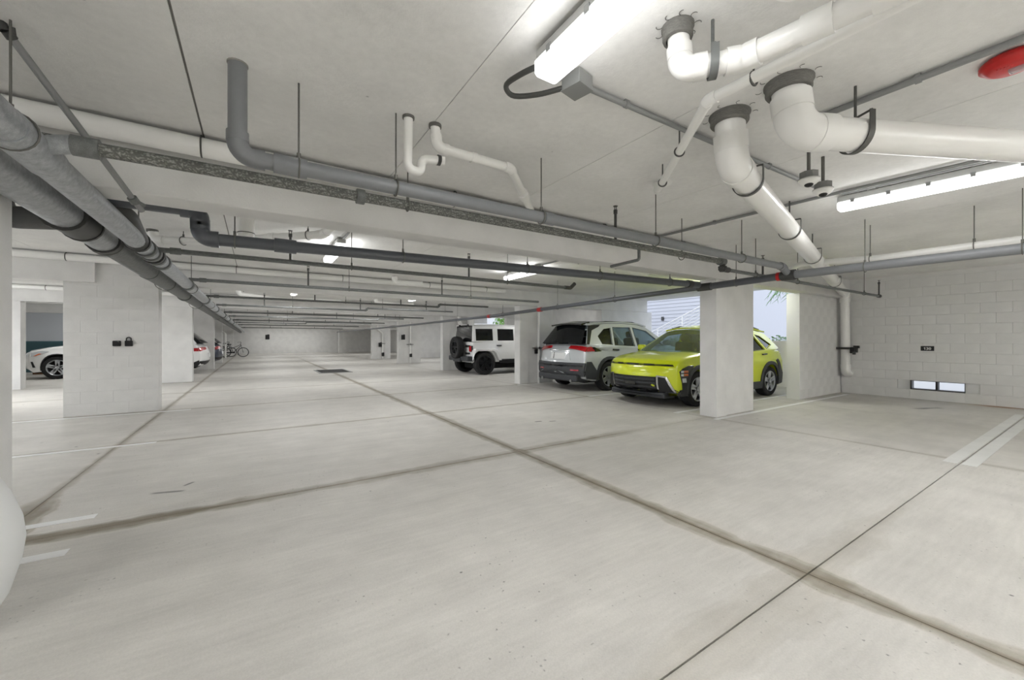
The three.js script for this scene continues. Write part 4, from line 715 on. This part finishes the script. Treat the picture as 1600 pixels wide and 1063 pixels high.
  c.front('front_grille', [[-0.6, 0.45], [0.6, 0.45], [0.5, 0.8], [-0.5, 0.8]], 0, 0.02, C.trim); c.front('head_lamp', [[0.5, 0.78], [0.8, 0.8], [0.8, 0.88], [0.5, 0.86]], 0, 0.015, C.clearLens, { mirror: true });
  part(c.t, 'wiper', sweep([V(-2.13, 1.2, -0.02), V(-2.1, 1.25, 0.2), V(-2.09, 1.26, 0.36)], 0.012, 6), C.trim);
}
// white off-roader with a spare wheel on the tail
{
  const c = makeCar({ name: 'off_roader', label: 'white boxy off-roader with a black spare wheel on its tail', pos: [8.5, 0, -13.62], turn: 0, scale: 1.0, paint: C.white,
    lower: [[2.0, 0.45], [2.1, 0.6], [2.12, 1.05], [2.05, 1.12], [1.2, 1.16], [0.95, 1.2], [0.3, 1.2], [-1.2, 1.2], [-1.92, 1.2], [-1.94, 1.1], [-1.95, 0.62], [-1.9, 0.5]],
    belt: [[1.0, 1.18], [0.3, 1.2], [-1.2, 1.2], [-1.95, 1.2]], roof: [[0.55, 1.78], [0.4, 1.8], [-0.8, 1.82], [-1.85, 1.8]],
    W: 0.79, wRoof: 0.7, shoulder: 0.03, crown: 0.02, pf: 1.6, kf: 0.12, pr: -1.85, kr: 0.03, bf: 0.05, br: 0.02, sill: 0.45, wy: 0.41, wr: 0.41, ww: 0.27, archR: 0.5, axF: 1.47, axR: -1.47, track: 0.79,
    wsBase: [0.95, 1.2], wsTop: [0.55, 1.78], rgTop: [-1.88, 1.8], rgBase: [-1.94, 1.22], bow: 0.05, noTrim: true,
    windows: [{ p: [[0.78, 1.26], [0.5, 1.68], [-0.02, 1.7], [-0.02, 1.26]] }, { p: [[-0.14, 1.26], [-0.14, 1.7], [-0.86, 1.7], [-0.86, 1.26]] }, { p: [[-1.06, 1.26], [-1.06, 1.7], [-1.78, 1.69], [-1.78, 1.26]] }],
    seats: [[-0.2, 0.35], [-0.2, -0.35], [-1.1, 0.35], [-1.1, -0.35]], wheelStyle: { n: 5, pair: 0.2, w0: 0.035, w1: 0.03, mat: C.darkAlloy }, roofCrown: 0.03, rearGlass: C.gloss });
  for (const [ax, n] of [[1.47, 'f'], [-1.47, 'r']]) c.side('fender_flare', [[ax - 0.68, 0.52], [ax - 0.52, 0.9], [ax - 0.4, 0.98], [ax + 0.36, 0.98], [ax + 0.5, 0.9], [ax + 0.68, 0.52], [ax + 0.56, 0.52], [ax + 0.42, 0.82], [ax + 0.33, 0.88], [ax - 0.33, 0.88], [ax - 0.42, 0.82], [ax - 0.56, 0.52]], -0.05, 0.2, C.white, { bevel: 0.015 });
  for (const s of [-1, 1]) part(c.t, 'side_step', box(-0.82, 0.82, 0.4, 0.56, s * 0.745 - 0.085, s * 0.745 + 0.085, 0.03), C.trim);
  part(c.t, 'rear_bumper', merge([box(-2.16, -1.9, 0.5, 0.68, -0.84, 0.84, 0.04), box(-2.22, -2.1, 0.46, 0.62, -0.3, 0.3, 0.03)]), C.clad);
  part(c.t, 'front_bumper', box(2.05, 2.3, 0.48, 0.68, -0.82, 0.82, 0.05), C.clad);
  for (const s of [1, -1]) { part(c.t, 'tail_lamp', new RoundedBoxGeometry(0.08, 0.2, 0.15, 2, 0.015).translate(-1.965, 0.95, s * 0.7), C.redLens); part(c.t, 'tail_lamp_guard', new RoundedBoxGeometry(0.06, 0.23, 0.18, 2, 0.02).translate(-1.95, 0.95, s * 0.7), C.trim); part(c.t, 'mirror', new RoundedBoxGeometry(0.12, 0.2, 0.2, 3, 0.04).translate(0.72, 1.32, s * 0.95), C.trim); }
  for (const y of [1.05, 0.78]) part(c.t, 'tailgate_hinge', box(-2.0, -1.95, y - 0.03, y + 0.03, 0.32, 0.62, 0.008), C.trim);
  for (const x of [0.05, -0.82]) c.side('door_handle', [[x - 0.1, 1.06], [x + 0.1, 1.06], [x + 0.1, 1.1], [x - 0.1, 1.1]], 0, 0.03, C.trim);
  for (const s of [1, -1]) part(c.t, 'hatch_hinge', box(-1.93, -1.87, 1.78, 1.85, s * 0.35 - 0.04, s * 0.35 + 0.04, 0.01), C.trim);
  const sp = new THREE.Group(); const r = 0.41, w = 0.27, tr = r * 0.62;
  const tyre = part(c.t, 'spare_wheel', new THREE.LatheGeometry([[tr, -w / 2 + 0.03], [r * 0.85, -w / 2], [r * 0.97, -w / 2 + 0.02], [r, -w / 2 + 0.05], [r, w / 2 - 0.05], [r * 0.97, w / 2 - 0.02], [r * 0.85, w / 2], [tr, w / 2 - 0.03], [tr, -w / 2 + 0.03]].map(([a, b]) => new THREE.Vector2(a, b)), 36).rotateZ(Math.PI / 2), C.tyre); tyre.position.set(-2.19, 0.99, 0.0);
  const list = [new THREE.CylinderGeometry(tr * 0.25, tr * 0.28, 0.06, 16).rotateZ(Math.PI / 2).translate(-0.06, 0, 0), new THREE.TorusGeometry(tr * 0.95, 0.02, 8, 30).rotateY(Math.PI / 2).translate(-0.09, 0, 0)];
  for (let k = 0; k < 5; k++) for (const d of [-0.2, 0.2]) { const a = k / 5 * Math.PI * 2 + d; list.push(bar(V(-0.07, Math.cos(a) * tr * 0.2, Math.sin(a) * tr * 0.2), V(-0.085, Math.cos(a) * tr * 0.95, Math.sin(a) * tr * 0.95), 0.018, 8)); }
  part(tyre, 'rim', merge(list), C.darkAlloy); part(tyre, 'carrier', new THREE.CylinderGeometry(tr * 0.95, tr * 0.95, 0.1, 24).rotateZ(Math.PI / 2).translate(0.02, 0, 0), C.well);
  c.rear('number_plate', [[-0.72, 0.74], [-0.42, 0.74], [-0.42, 0.88], [-0.72, 0.88]], 0, 0.012, C.plate);
}
// the two cars on the left: a white crossover seen past the piers, and a navy one behind it
const crossover = (name, label, pos, turn, mat, scale) => {
  const c = makeCar({ name, label, pos, turn, scale, paint: mat,
    lower: [[2.1, 0.22], [2.28, 0.34], [2.33, 0.6], [2.28, 0.8], [2.15, 0.9], [1.7, 1.0], [1.15, 1.08], [0.5, 1.05], [-0.8, 1.08], [-1.6, 1.12], [-2.1, 1.1], [-2.26, 0.98], [-2.33, 0.78], [-2.35, 0.5], [-2.22, 0.3], [-1.95, 0.24]],
    belt: [[1.2, 1.05], [0.5, 1.05], [-0.8, 1.08], [-1.6, 1.13], [-2.15, 1.14]], roof: [[0.36, 1.56], [0, 1.62], [-0.6, 1.64], [-1.3, 1.6], [-1.75, 1.52]],
    W: 0.945, wRoof: 0.62, shoulder: 0.06, crown: 0.05, pf: 1.3, kf: 0.14, pr: -1.3, kr: 0.12, bf: 0.26, br: 0.22, sill: 0.24, wy: 0.36, wr: 0.36, archR: 0.42, axF: 1.42, axR: -1.42,
    wsBase: [1.2, 1.06], wsTop: [0.36, 1.56], rgTop: [-1.78, 1.52], rgBase: [-2.18, 1.14], bow: 0.22, rearGlass: C.gloss,
    windows: [{ p: [[0.8, 1.1], [0.3, 1.46], [-0.22, 1.53], [-0.26, 1.1]] }, { p: [[-0.36, 1.1], [-0.34, 1.53], [-1.0, 1.51], [-1.12, 1.13]] }, { p: [[-1.2, 1.14], [-1.1, 1.49], [-1.4, 1.44], [-1.66, 1.22]] }],
    seats: [[0.05, 0.37], [0.05, -0.37]], wheelStyle: { n: 5, pair: 0.13, w0: 0.035, w1: 0.02, mat: C.alloy } });
  c.arcClad(0.41, 0.45, 0.24, C.trim, 0.008); c.side('sill_cladding', [[0.98, 0.24], [0.98, 0.34], [-0.98, 0.34], [-0.98, 0.24]], -0.01, 0.02, C.trim);
  c.side('head_lamp', [[2.2, 0.72], [2.2, 0.86], [1.82, 0.93], [1.62, 0.9], [1.86, 0.78]], -0.005, 0.02, C.clearLens); c.side('indicator_lamp', [[2.1, 0.73], [2.0, 0.74], [1.8, 0.82], [1.9, 0.83]], 0.006, 0.014, C.amber);
  c.front('head_lamp_front', [[0.52, 0.7], [0.8, 0.72], [0.8, 0.86], [0.52, 0.84]], -0.005, 0.018, C.clearLens, { mirror: true }); c.front('grille', [[-0.45, 0.45], [0.45, 0.45], [0.5, 0.8], [-0.5, 0.8]], 0, 0.015, C.trim);
  c.side('bumper_slot', [[2.02, 0.38], [2.12, 0.38], [2.2, 0.56], [2.12, 0.56]], 0, 0.012, C.trim);
  c.rear('rear_bumper', [[-0.8, 0.26], [0.8, 0.26], [0.84, 0.46], [-0.84, 0.46]], 0, 0.02, C.trim); c.side('rear_bumper_side', [[-1.86, 0.26], [-1.9, 0.4], [-2.05, 0.42], [-2.3, 0.5], [-2.3, 0.34], [-2.2, 0.27]], -0.01, 0.02, C.trim);
  c.rear('tail_lamp', [[0.42, 0.88], [0.84, 0.84], [0.86, 0.99], [0.44, 0.97]], 0, 0.025, C.redLens, { mirror: true }); c.side('tail_lamp_side', [[-1.7, 0.97], [-1.95, 0.84], [-2.28, 0.84], [-2.24, 0.98]], -0.006, 0.022, C.redLens);
  c.rear('number_plate', [[-0.27, 0.6], [0.27, 0.6], [0.27, 0.74], [-0.27, 0.74]], 0, 0.012, C.plate);
  for (const s of [1, -1]) part(c.t, 'mirror', new RoundedBoxGeometry(0.12, 0.14, 0.22, 3, 0.05).translate(0.74, 1.14, s * 1.02), mat);
};
crossover('white_crossover', 'white crossover on the left, nose in the opening and tail beyond the piers', [-3.95, 0, -19.75], Math.PI, C.pearl, 1.03);
crossover('navy_crossover', 'navy car of which only the tail shows behind the white crossover', [-3.7, 0, -24.0], Math.PI, C.navy, 1.0);

// ------------------------------------------------------------------ smaller things
{ // slot vent in the right wall
  const t = thing('slot_vent', 'low black-framed slot vent in the right block wall', 'vent', [RW + 0.03, 0.21, -2.2]);
  wpart(t, 'frame', merge([box(RW + 0.01, RW + 0.16, 0.2, 0.225, -2.598, -1.802), box(RW + 0.01, RW + 0.16, 0.39, 0.4, -2.598, -1.802), box(RW + 0.01, RW + 0.16, 0.2, 0.4, -2.598, -2.57), box(RW + 0.03, RW + 0.16, 0.2, 0.4, -1.81, -1.802)]), M.iron);
  wpart(t, 'mullion', box(RW + 0.015, RW + 0.15, 0.222, 0.392, -2.215, -2.18), M.black);
}
{ // stall number
  const cv = document.createElement('canvas'); cv.width = 256; cv.height = 128; const g = cv.getContext('2d'); g.fillStyle = '#0d0d0d'; g.fillRect(0, 0, 256, 128); g.fillStyle = '#f0f0ee'; g.font = 'bold 96px sans-serif'; g.textAlign = 'center'; g.textBaseline = 'middle'; g.fillText('130', 128, 68);
  const tx = new THREE.CanvasTexture(cv); tx.colorSpace = THREE.SRGBColorSpace;
  const t = thing('stall_number_plate', 'small black plate reading 130 on the right block wall', 'sign', [RW, 1.09, -2.33]);
  part(t, 'plate', box(-0.012, -0.001, -0.05, 0.05, -0.1, 0.1, 0.002), M.black);
  const p = part(t, 'number_face', new THREE.PlaneGeometry(0.19, 0.092), new THREE.MeshStandardMaterial({ map: tx, roughness: 0.5 })); p.rotation.y = -Math.PI / 2; p.position.set(-0.0135, 0, 0);
}
{
  const t = thing('wall_outlet', 'black strapped device on the white downpipe at the right corner', 'device', [11.7, 1.02, -3.52]);
  wpart(t, 'case', box(11.66, 11.76, 0.96, 1.1, -3.555, -3.47, 0.008), M.black); wpart(t, 'lever', box(11.66, 11.72, 1.08, 1.14, -3.49, -3.38, 0.006), M.black); wpart(t, 'knob', box(11.64, 11.7, 0.93, 1.0, -3.5, -3.45, 0.008), M.iron);
}
one('black_wall_box', 'small black square box on the left block pier', 'box', new RoundedBoxGeometry(0.105, 0.095, 0.05, 2, 0.012).translate(-2.023, 1.21, -9.475), M.black, [-2.023, 1.165, -9.5]);
{
  const t = thing('padlock_box', 'black padlock-shaped key box on the left block pier', 'lock', [-1.87, 1.165, -9.475]);
  wpart(t, 'body', new RoundedBoxGeometry(0.1, 0.1, 0.05, 2, 0.012).translate(-1.87, 1.21, -9.475), M.black);
  wpart(t, 'shackle', sweep(fillet([V(-1.9, 1.25, -9.475), V(-1.9, 1.315, -9.475), V(-1.84, 1.315, -9.475), V(-1.84, 1.25, -9.475)], 0.028), 0.009, 10), M.black);
}
{ // floor drain
  const t = thing('floor_drain', 'black rectangular floor drain grate on the main joint', 'drain', [2.62, 0, -17.6]);
  wpart(t, 'frame', merge([box(2.02, 3.22, 0, 0.012, -16.72, -16.64), box(2.02, 3.22, 0, 0.012, -18.56, -18.48), box(2.02, 2.1, 0, 0.012, -18.48, -16.72), box(3.14, 3.22, 0, 0.012, -18.48, -16.72)]), M.boxGrey);
  wpart(t, 'pit', box(2.1, 3.14, 0.0005, 0.003, -18.48, -16.72), M.black);
  for (let i = 0; i < 13; i++) wpart(t, 'grate_bar', box(2.1, 3.14, 0.003, 0.011, -18.42 + i * 0.137, -18.38 + i * 0.137), M.iron);
}
const downpipe = (label, x, z, bend) => {
  const t = thing('downpipe', label, 'pipe', [x, 0, z], 'thin pipes on the columns');
  wpart(t, 'pipe', bend ? sweep(fillet([V(x - 0.35, 2.27, z), V(x - 0.35, 2.0, z), V(x, 1.7, z), V(x, 0.02, z)], 0.12), 0.05, 12) : bar(V(x, 0.0, z), V(x, 2.27, z), 0.04, 12), M.whitePvc);
  wpart(t, 'bracket', merge([box(x - 0.2, x + 0.16, 1.02, 1.045, z - 0.05, z + 0.045), box(x - 0.02, x + 0.02, 1.0, 1.07, z - 0.05, z + 0.06)]), M.strap);
  return t;
};
downpipe('thin white downpipe on the column beside the silver SUV', 7.05, -9.5);
downpipe('thin white downpipe on the fourth column', 7.15, -21.45);
downpipe('white downpipe with an offset bend on the fifth column', 7.2, -27.35, true);
downpipe('white downpipe with an offset bend on the far left pier', -1.75, -33.5, true);
{
  const t = thing('downpipe', 'thick white pipe pair behind the column at the off-roader', 'pipe', [7.4, 0, -15.42], 'thin pipes on the columns');
  wpart(t, 'pipe', sweep(fillet([V(7.2, 2.26, -15.36), V(7.2, 2.1, -15.36), V(7.32, 1.9, -15.36), V(7.32, 0, -15.36)], 0.15), 0.085, 14), M.whitePvc); wpart(t, 'pipe', bar(V(7.75, 2.26, -15.3), V(7.75, 0, -15.3), 0.15, 18), M.whitePvc);
}
const device = (label, x, y, z, s) => one('column_box', label, 'box', merge([new RoundedBoxGeometry(s, s * 1.3, 0.06, 2, 0.015).translate(x, y, z), new RoundedBoxGeometry(s * 0.5, s * 0.5, 0.04, 2, 0.01).translate(x + s * 0.2, y + s * 0.5, z + 0.02)]), M.black, [x, y - s * 0.6, z], 'black boxes on the columns');
device('black box under the bracket on the column beside the silver SUV', 6.97, 0.93, -9.515, 0.1); device('small round-edged black box low on the column beside the silver SUV', 7.18, 0.42, -9.515, 0.09);
device('black box high on the fourth column', 6.75, 1.42, -21.46, 0.2); device('black box low on the fourth column pipe', 7.15, 0.42, -21.39, 0.14); device('black box on the fifth column', 7.05, 0.95, -27.38, 0.22); device('black box low on the fifth column', 7.2, 0.3, -27.28, 0.18);
device('tall black panel on the far end wall', 0.92, 1.55, -44.57, 0.34);
{ // wrapped bundle at the left edge
  const t = thing('wrapped_bundle', 'white rounded wrapped bundle cut off by the lower left edge', 'bundle', [-1.195, 0, -2.71]);
  const pr = [[0, 0], [0.2, 0], [0.225, 0.02], [0.285, 0.14], [0.325, 0.29], [0.338, 0.4], [0.33, 0.5], [0.29, 0.63], [0.215, 0.8], [0.13, 0.93], [0.05, 0.985], [0, 0.99]];
  const g = new THREE.LatheGeometry(pr.map(([r, y]) => new THREE.Vector2(r, y)), 40), p = g.attributes.position;
  for (let i = 0; i < p.count; i++) { const x = p.getX(i), y = p.getY(i), z = p.getZ(i), k = 1 + 0.035 * fbm(x * 4, y * 3 + z * 4, 3, 3.9); p.setXYZ(i, x * k, y, z * k); } g.computeVertexNormals();
  t.scale.setScalar(0.9); part(t, 'wrap', g, new THREE.MeshStandardMaterial({ color: 0xe4e5e4, roughness: 0.45 }));
  part(t, 'tie', new THREE.TorusGeometry(0.135, 0.012, 8, 30).rotateX(Math.PI / 2).translate(0, 0.925, 0), M.housing);
}
one('storage_chest', 'blue-green covered chest behind the white crossover nose', 'chest', merge([new RoundedBoxGeometry(1.9, 0.75, 0.7, 2, 0.05).translate(-7.2, 0.85, -23.6), box(-8.1, -6.3, 0, 0.5, -23.9, -23.3)]), new THREE.MeshStandardMaterial({ color: 0x35545a, roughness: 0.7 }), [-7, 0, -23.6]);
one('cardboard_box', 'brown box low beside the white crossover nose', 'box', box(-6.9, -5.9, 0, 0.42, -22.2, -21.8, 0.01), new THREE.MeshStandardMaterial({ color: 0x5e4128, roughness: 0.8 }), [-6.4, 0, -22]);
// bicycles
const bicycle = (label, pos, turn, c) => {
  const t = thing('bicycle', label, 'bicycle', pos, 'parked bicycles', turn), R = 0.36;
  for (const x of [-0.55, 0.55]) { const w = part(t, 'wheel', new THREE.TorusGeometry(R - 0.025, 0.022, 8, 36).translate(x, R, 0), C.tyre); const l = [new THREE.TorusGeometry(R - 0.05, 0.01, 6, 30).translate(x, R, 0), bar(V(x, R, -0.05), V(x, R, 0.05), 0.025, 8)]; for (let k = 0; k < 14; k++) { const a = k / 14 * Math.PI * 2; l.push(bar(V(x, R, 0.02 * (k % 2 ? 1 : -1)), V(x + Math.cos(a) * (R - 0.05), R + Math.sin(a) * (R - 0.05), 0), 0.0025, 4)); } part(w, 'spokes', merge(l), M.steel); }
  part(t, 'frame', merge([bar(V(0.42, 0.86, 0), V(-0.06, 0.34, 0), 0.022, 8), bar(V(0.4, 0.92, 0), V(-0.2, 0.62, 0), 0.018, 8), bar(V(-0.06, 0.32, 0), V(-0.24, 0.88, 0), 0.02, 8), bar(V(-0.06, 0.32, 0), V(-0.55, R, 0.05), 0.012, 6), bar(V(-0.06, 0.32, 0), V(-0.55, R, -0.05), 0.012, 6), bar(V(-0.2, 0.72, 0), V(-0.55, R, 0.05), 0.01, 6), bar(V(-0.2, 0.72, 0), V(-0.55, R, -0.05), 0.01, 6)]), c);
  part(t, 'fork', merge([bar(V(0.38, 1.0, 0), V(0.43, 0.8, 0), 0.02, 8), bar(V(0.43, 0.8, 0.05), V(0.55, R, 0.05), 0.012, 6), bar(V(0.43, 0.8, -0.05), V(0.55, R, -0.05), 0.012, 6), bar(V(0.43, 0.8, -0.06), V(0.43, 0.8, 0.06), 0.014, 6)]), c);
  part(t, 'handlebar', merge([sweep(fillet([V(0.38, 0.98, 0), V(0.42, 1.08, 0), V(0.4, 1.12, 0.12), V(0.2, 1.1, 0.3)], 0.04), 0.013, 8), sweep(fillet([V(0.38, 0.98, 0), V(0.42, 1.08, 0), V(0.4, 1.12, -0.12), V(0.2, 1.1, -0.3)], 0.04), 0.013, 8)]), M.black);
  part(t, 'saddle', merge([new RoundedBoxGeometry(0.28, 0.06, 0.2, 3, 0.03).translate(-0.3, 0.95, 0), bar(V(-0.24, 0.85, 0), V(-0.25, 0.94, 0), 0.014, 8)]), M.black);
  part(t, 'rear_rack', merge([box(-0.85, -0.38, 0.78, 0.81, -0.08, 0.08), bar(V(-0.6, 0.78, 0.08), V(-0.55, R, 0.07), 0.008, 6), bar(V(-0.6, 0.78, -0.08), V(-0.55, R, -0.07), 0.008, 6)]), M.black);
  part(t, 'chain_guard', box(-0.5, 0.05, 0.3, 0.38, 0.05, 0.065, 0.005), M.black);
};
bicycle('black city bicycle with its front wheel in the aisle', [-1.35, 0, -35.8], 0, M.iron); bicycle('second bicycle partly hidden behind the first', [-2.1, 0, -36.5], 0.25, M.black);

// ------------------------------------------------------------------ outside, seen through the open sides
struct('ground_outside', merge([box(12.15, 90, -0.3, -0.02, -70, 30), box(-60, -8.4, -0.3, -0.02, -70, 30)]), M.ground, 'pale pavement outside the garage', 'ground');
M.siding = new THREE.MeshStandardMaterial({ color: 0xcbccd0, roughness: 0.7 });
{
  const t = thing('neighbour_building', 'grey-white clapboard building behind the outdoor stair', 'building', [18.2, 0, -14]);
  wpart(t, 'wall', box(18.2, 24, 0, 7.5, -24, -9.7), M.siding);
  for (let k = 0; k < 40; k++) { const g = box(18.165, 18.2, 0.1 + k * 0.18, 0.1 + k * 0.18 + 0.172, -24, -9.72); const p = g.attributes.position; for (let i = 0; i < p.count; i++) if (p.getX(i) < 18.17 && p.getY(i) > 0.1 + k * 0.18 + 0.1) p.setX(i, 18.19); g.computeVertexNormals(); wpart(t, 'clapboard', g, M.siding); }
  wpart(t, 'wall_light', box(18.1, 18.2, 2.3, 2.5, -13.5, -13.38), M.iron);
}
{
  const t = thing('outdoor_stair', 'white outdoor stair railing rising to the right beyond the silver SUV', 'railing', [15.5, 0, -11]);
  const a = (z, d) => V(15.5, 1.84 + (z + 11.6) * 0.425 - d, z);
  for (let k = 0; k < 7; k++) wpart(t, 'rail', bar(a(-13.2, k * 0.125), a(-8.3, k * 0.125), k ? 0.016 : 0.026, 8), M.whitePvc);
  for (let z = -13; z < -8.2; z += 1.25) wpart(t, 'post', bar(a(z, -0.02), a(z, 1.15), 0.026, 8), M.whitePvc);
  for (let i = 0; i < 15; i++) { const z = -13.2 + i * 0.31; wpart(t, 'step', box(15.55, 16.9, a(z, 1.08).y - 0.12, a(z, 1.08).y - 0.07, z, z + 0.33), M.wallPlain); }
  wpart(t, 'stringer', (() => { const s = new THREE.Shape(); const y0 = a(-13.2, 1.3).y, y1 = a(-8.3, 1.3).y; s.moveTo(13.2, y0); s.lineTo(8.3, y1); s.lineTo(8.3, y1 + 0.28); s.lineTo(13.2, y0 + 0.28); s.closePath(); const g = new THREE.ExtrudeGeometry(s, { depth: 0.05, bevelEnabled: false }); g.rotateY(Math.PI / 2); return g.translate(15.5, 0, 0); })(), M.wallPlain);
}
const leafM = new THREE.MeshStandardMaterial({ color: 0x5b8a3c, roughness: 0.7, side: THREE.DoubleSide });
{
  const t = thing('palm_tree', 'green palm fronds hanging in the opening beside the stub wall', 'palm', [16.2, 0, -6.45]);
  wpart(t, 'trunk', sweep([V(16.2, 0, -6.45), V(16.22, 1.5, -6.42), V(16.2, 3.05, -6.45)], 0.09, 10, true, 0.06), new THREE.MeshStandardMaterial({ color: 0x6e5a45, roughness: 0.9 }));
  for (let k = 0; k < 16; k++) {
    const a = k / 16 * Math.PI * 2, L = 0.75 + 0.2 * rnd(), up = 0.15 + 0.45 * rnd(), list = [], c = V(16.2, 3.05, -6.45), pts = [];
    for (let i = 0; i <= 8; i++) { const u = i / 8; pts.push(c.clone().add(V(Math.cos(a) * L * u, up * Math.sin(u * 2.2) - 0.55 * u * u, Math.sin(a) * L * u))); } list.push(sweep(pts, 0.008, 5));
    for (let i = 2; i <= 8; i++) for (const s of [1, -1]) { const b = pts[i], d = V(-Math.sin(a) * s, 0, Math.cos(a) * s), e = b.clone().addScaledVector(d, 0.14).add(V(Math.cos(a) * 0.1, -0.16, Math.sin(a) * 0.1)); list.push(sweep([b, e], 0.009, 4, true, 0.002)); }
    wpart(t, 'frond', merge(list), leafM);
  }
}
{
  const t = thing('street_lamp', 'slim street lamp against the sky beyond the parapet', 'street lamp', [45, 0, -20.3]);
  wpart(t, 'pole', bar(V(45, 0, -20.3), V(45, 3.2, -20.3), 0.14, 8), M.iron); wpart(t, 'arm', bar(V(45, 3.2, -20.3), V(45.3, 3.5, -19.7), 0.1, 8), M.iron); wpart(t, 'lamp_head', new RoundedBoxGeometry(0.5, 0.16, 1.1, 2, 0.06).rotateY(0.5).translate(45.5, 3.55, -19.2), M.iron);
}
for (const [z, s, w] of [[-4.75, 0.1, 'right'], [-5.5, 0.13, 'middle'], [-9.0, 0.18, 'left']]) { // planting along the parapet
  const list = []; for (let k = 0; k < 60; k++) { const a = rnd() * 6.28, r = s * 2 * Math.sqrt(rnd()); const b = V(12.9 + Math.cos(a) * r, 0.3, z + Math.sin(a) * r), e = b.clone().add(V((rnd() - 0.5) * 0.3, 0.75 + rnd() * 0.35, (rnd() - 0.5) * 0.3)); list.push(sweep([b, e], 0.012, 4, true, 0.004), new THREE.SphereGeometry(0.035, 5, 4).scale(1, 0.4, 1).translate(e.x, e.y, e.z)); }
  const t = thing('planter_shrub', `low shrub peeking over the parapet, ${w} one`, 'shrub', [12.9, 0, z], 'shrubs outside the parapet'); wpart(t, 'stems', merge(list), leafM); wpart(t, 'pot', box(12.9 - s * 2, 12.9 + s * 2, -0.02, 0.34, z - s * 2, z + s * 2, 0.02), M.boxGrey);
}

{ // beyond the high opening behind the off-roader
  const t = thing('white_building', 'white building seen through the high opening behind the off-roader', 'building', [18, 0, -30]);
  wpart(t, 'wall', box(17.5, 22, 0, 8, -40, -29.4), M.wallPlain); wpart(t, 'corner_trim', box(17.4, 17.5, 0, 8, -29.7, -29.4), M.siding);
  const r = thing('garden_tree', 'green tree seen through the high opening behind the off-roader', 'tree', [16.6, 0, -26.8]);
  wpart(r, 'trunk', sweep([V(16.6, 0, -26.8), V(16.65, 1.6, -26.75), V(16.6, 2.6, -26.8)], 0.1, 8, true, 0.05), new THREE.MeshStandardMaterial({ color: 0x7a634c, roughness: 0.9 }));
  const list = []; for (let k = 0; k < 420; k++) { const a = rnd() * 6.28, b = Math.acos(2 * rnd() - 1), q = 1.0 * Math.cbrt(rnd()), c = V(16.6 + q * Math.sin(b) * Math.cos(a), 2.6 + 0.8 * q * Math.cos(b), -26.8 + q * Math.sin(b) * Math.sin(a)); const g = new THREE.CircleGeometry(0.09, 5); g.rotateX(rnd() * 3); g.rotateY(rnd() * 6); g.translate(c.x, c.y, c.z); list.push(g); }
  const f = wpart(r, 'foliage', merge(list), new THREE.MeshStandardMaterial({ color: 0x86ad5a, roughness: 0.7, side: THREE.DoubleSide })); f.userData.kind = 'stuff';
}
renderer.render(scene, camera);
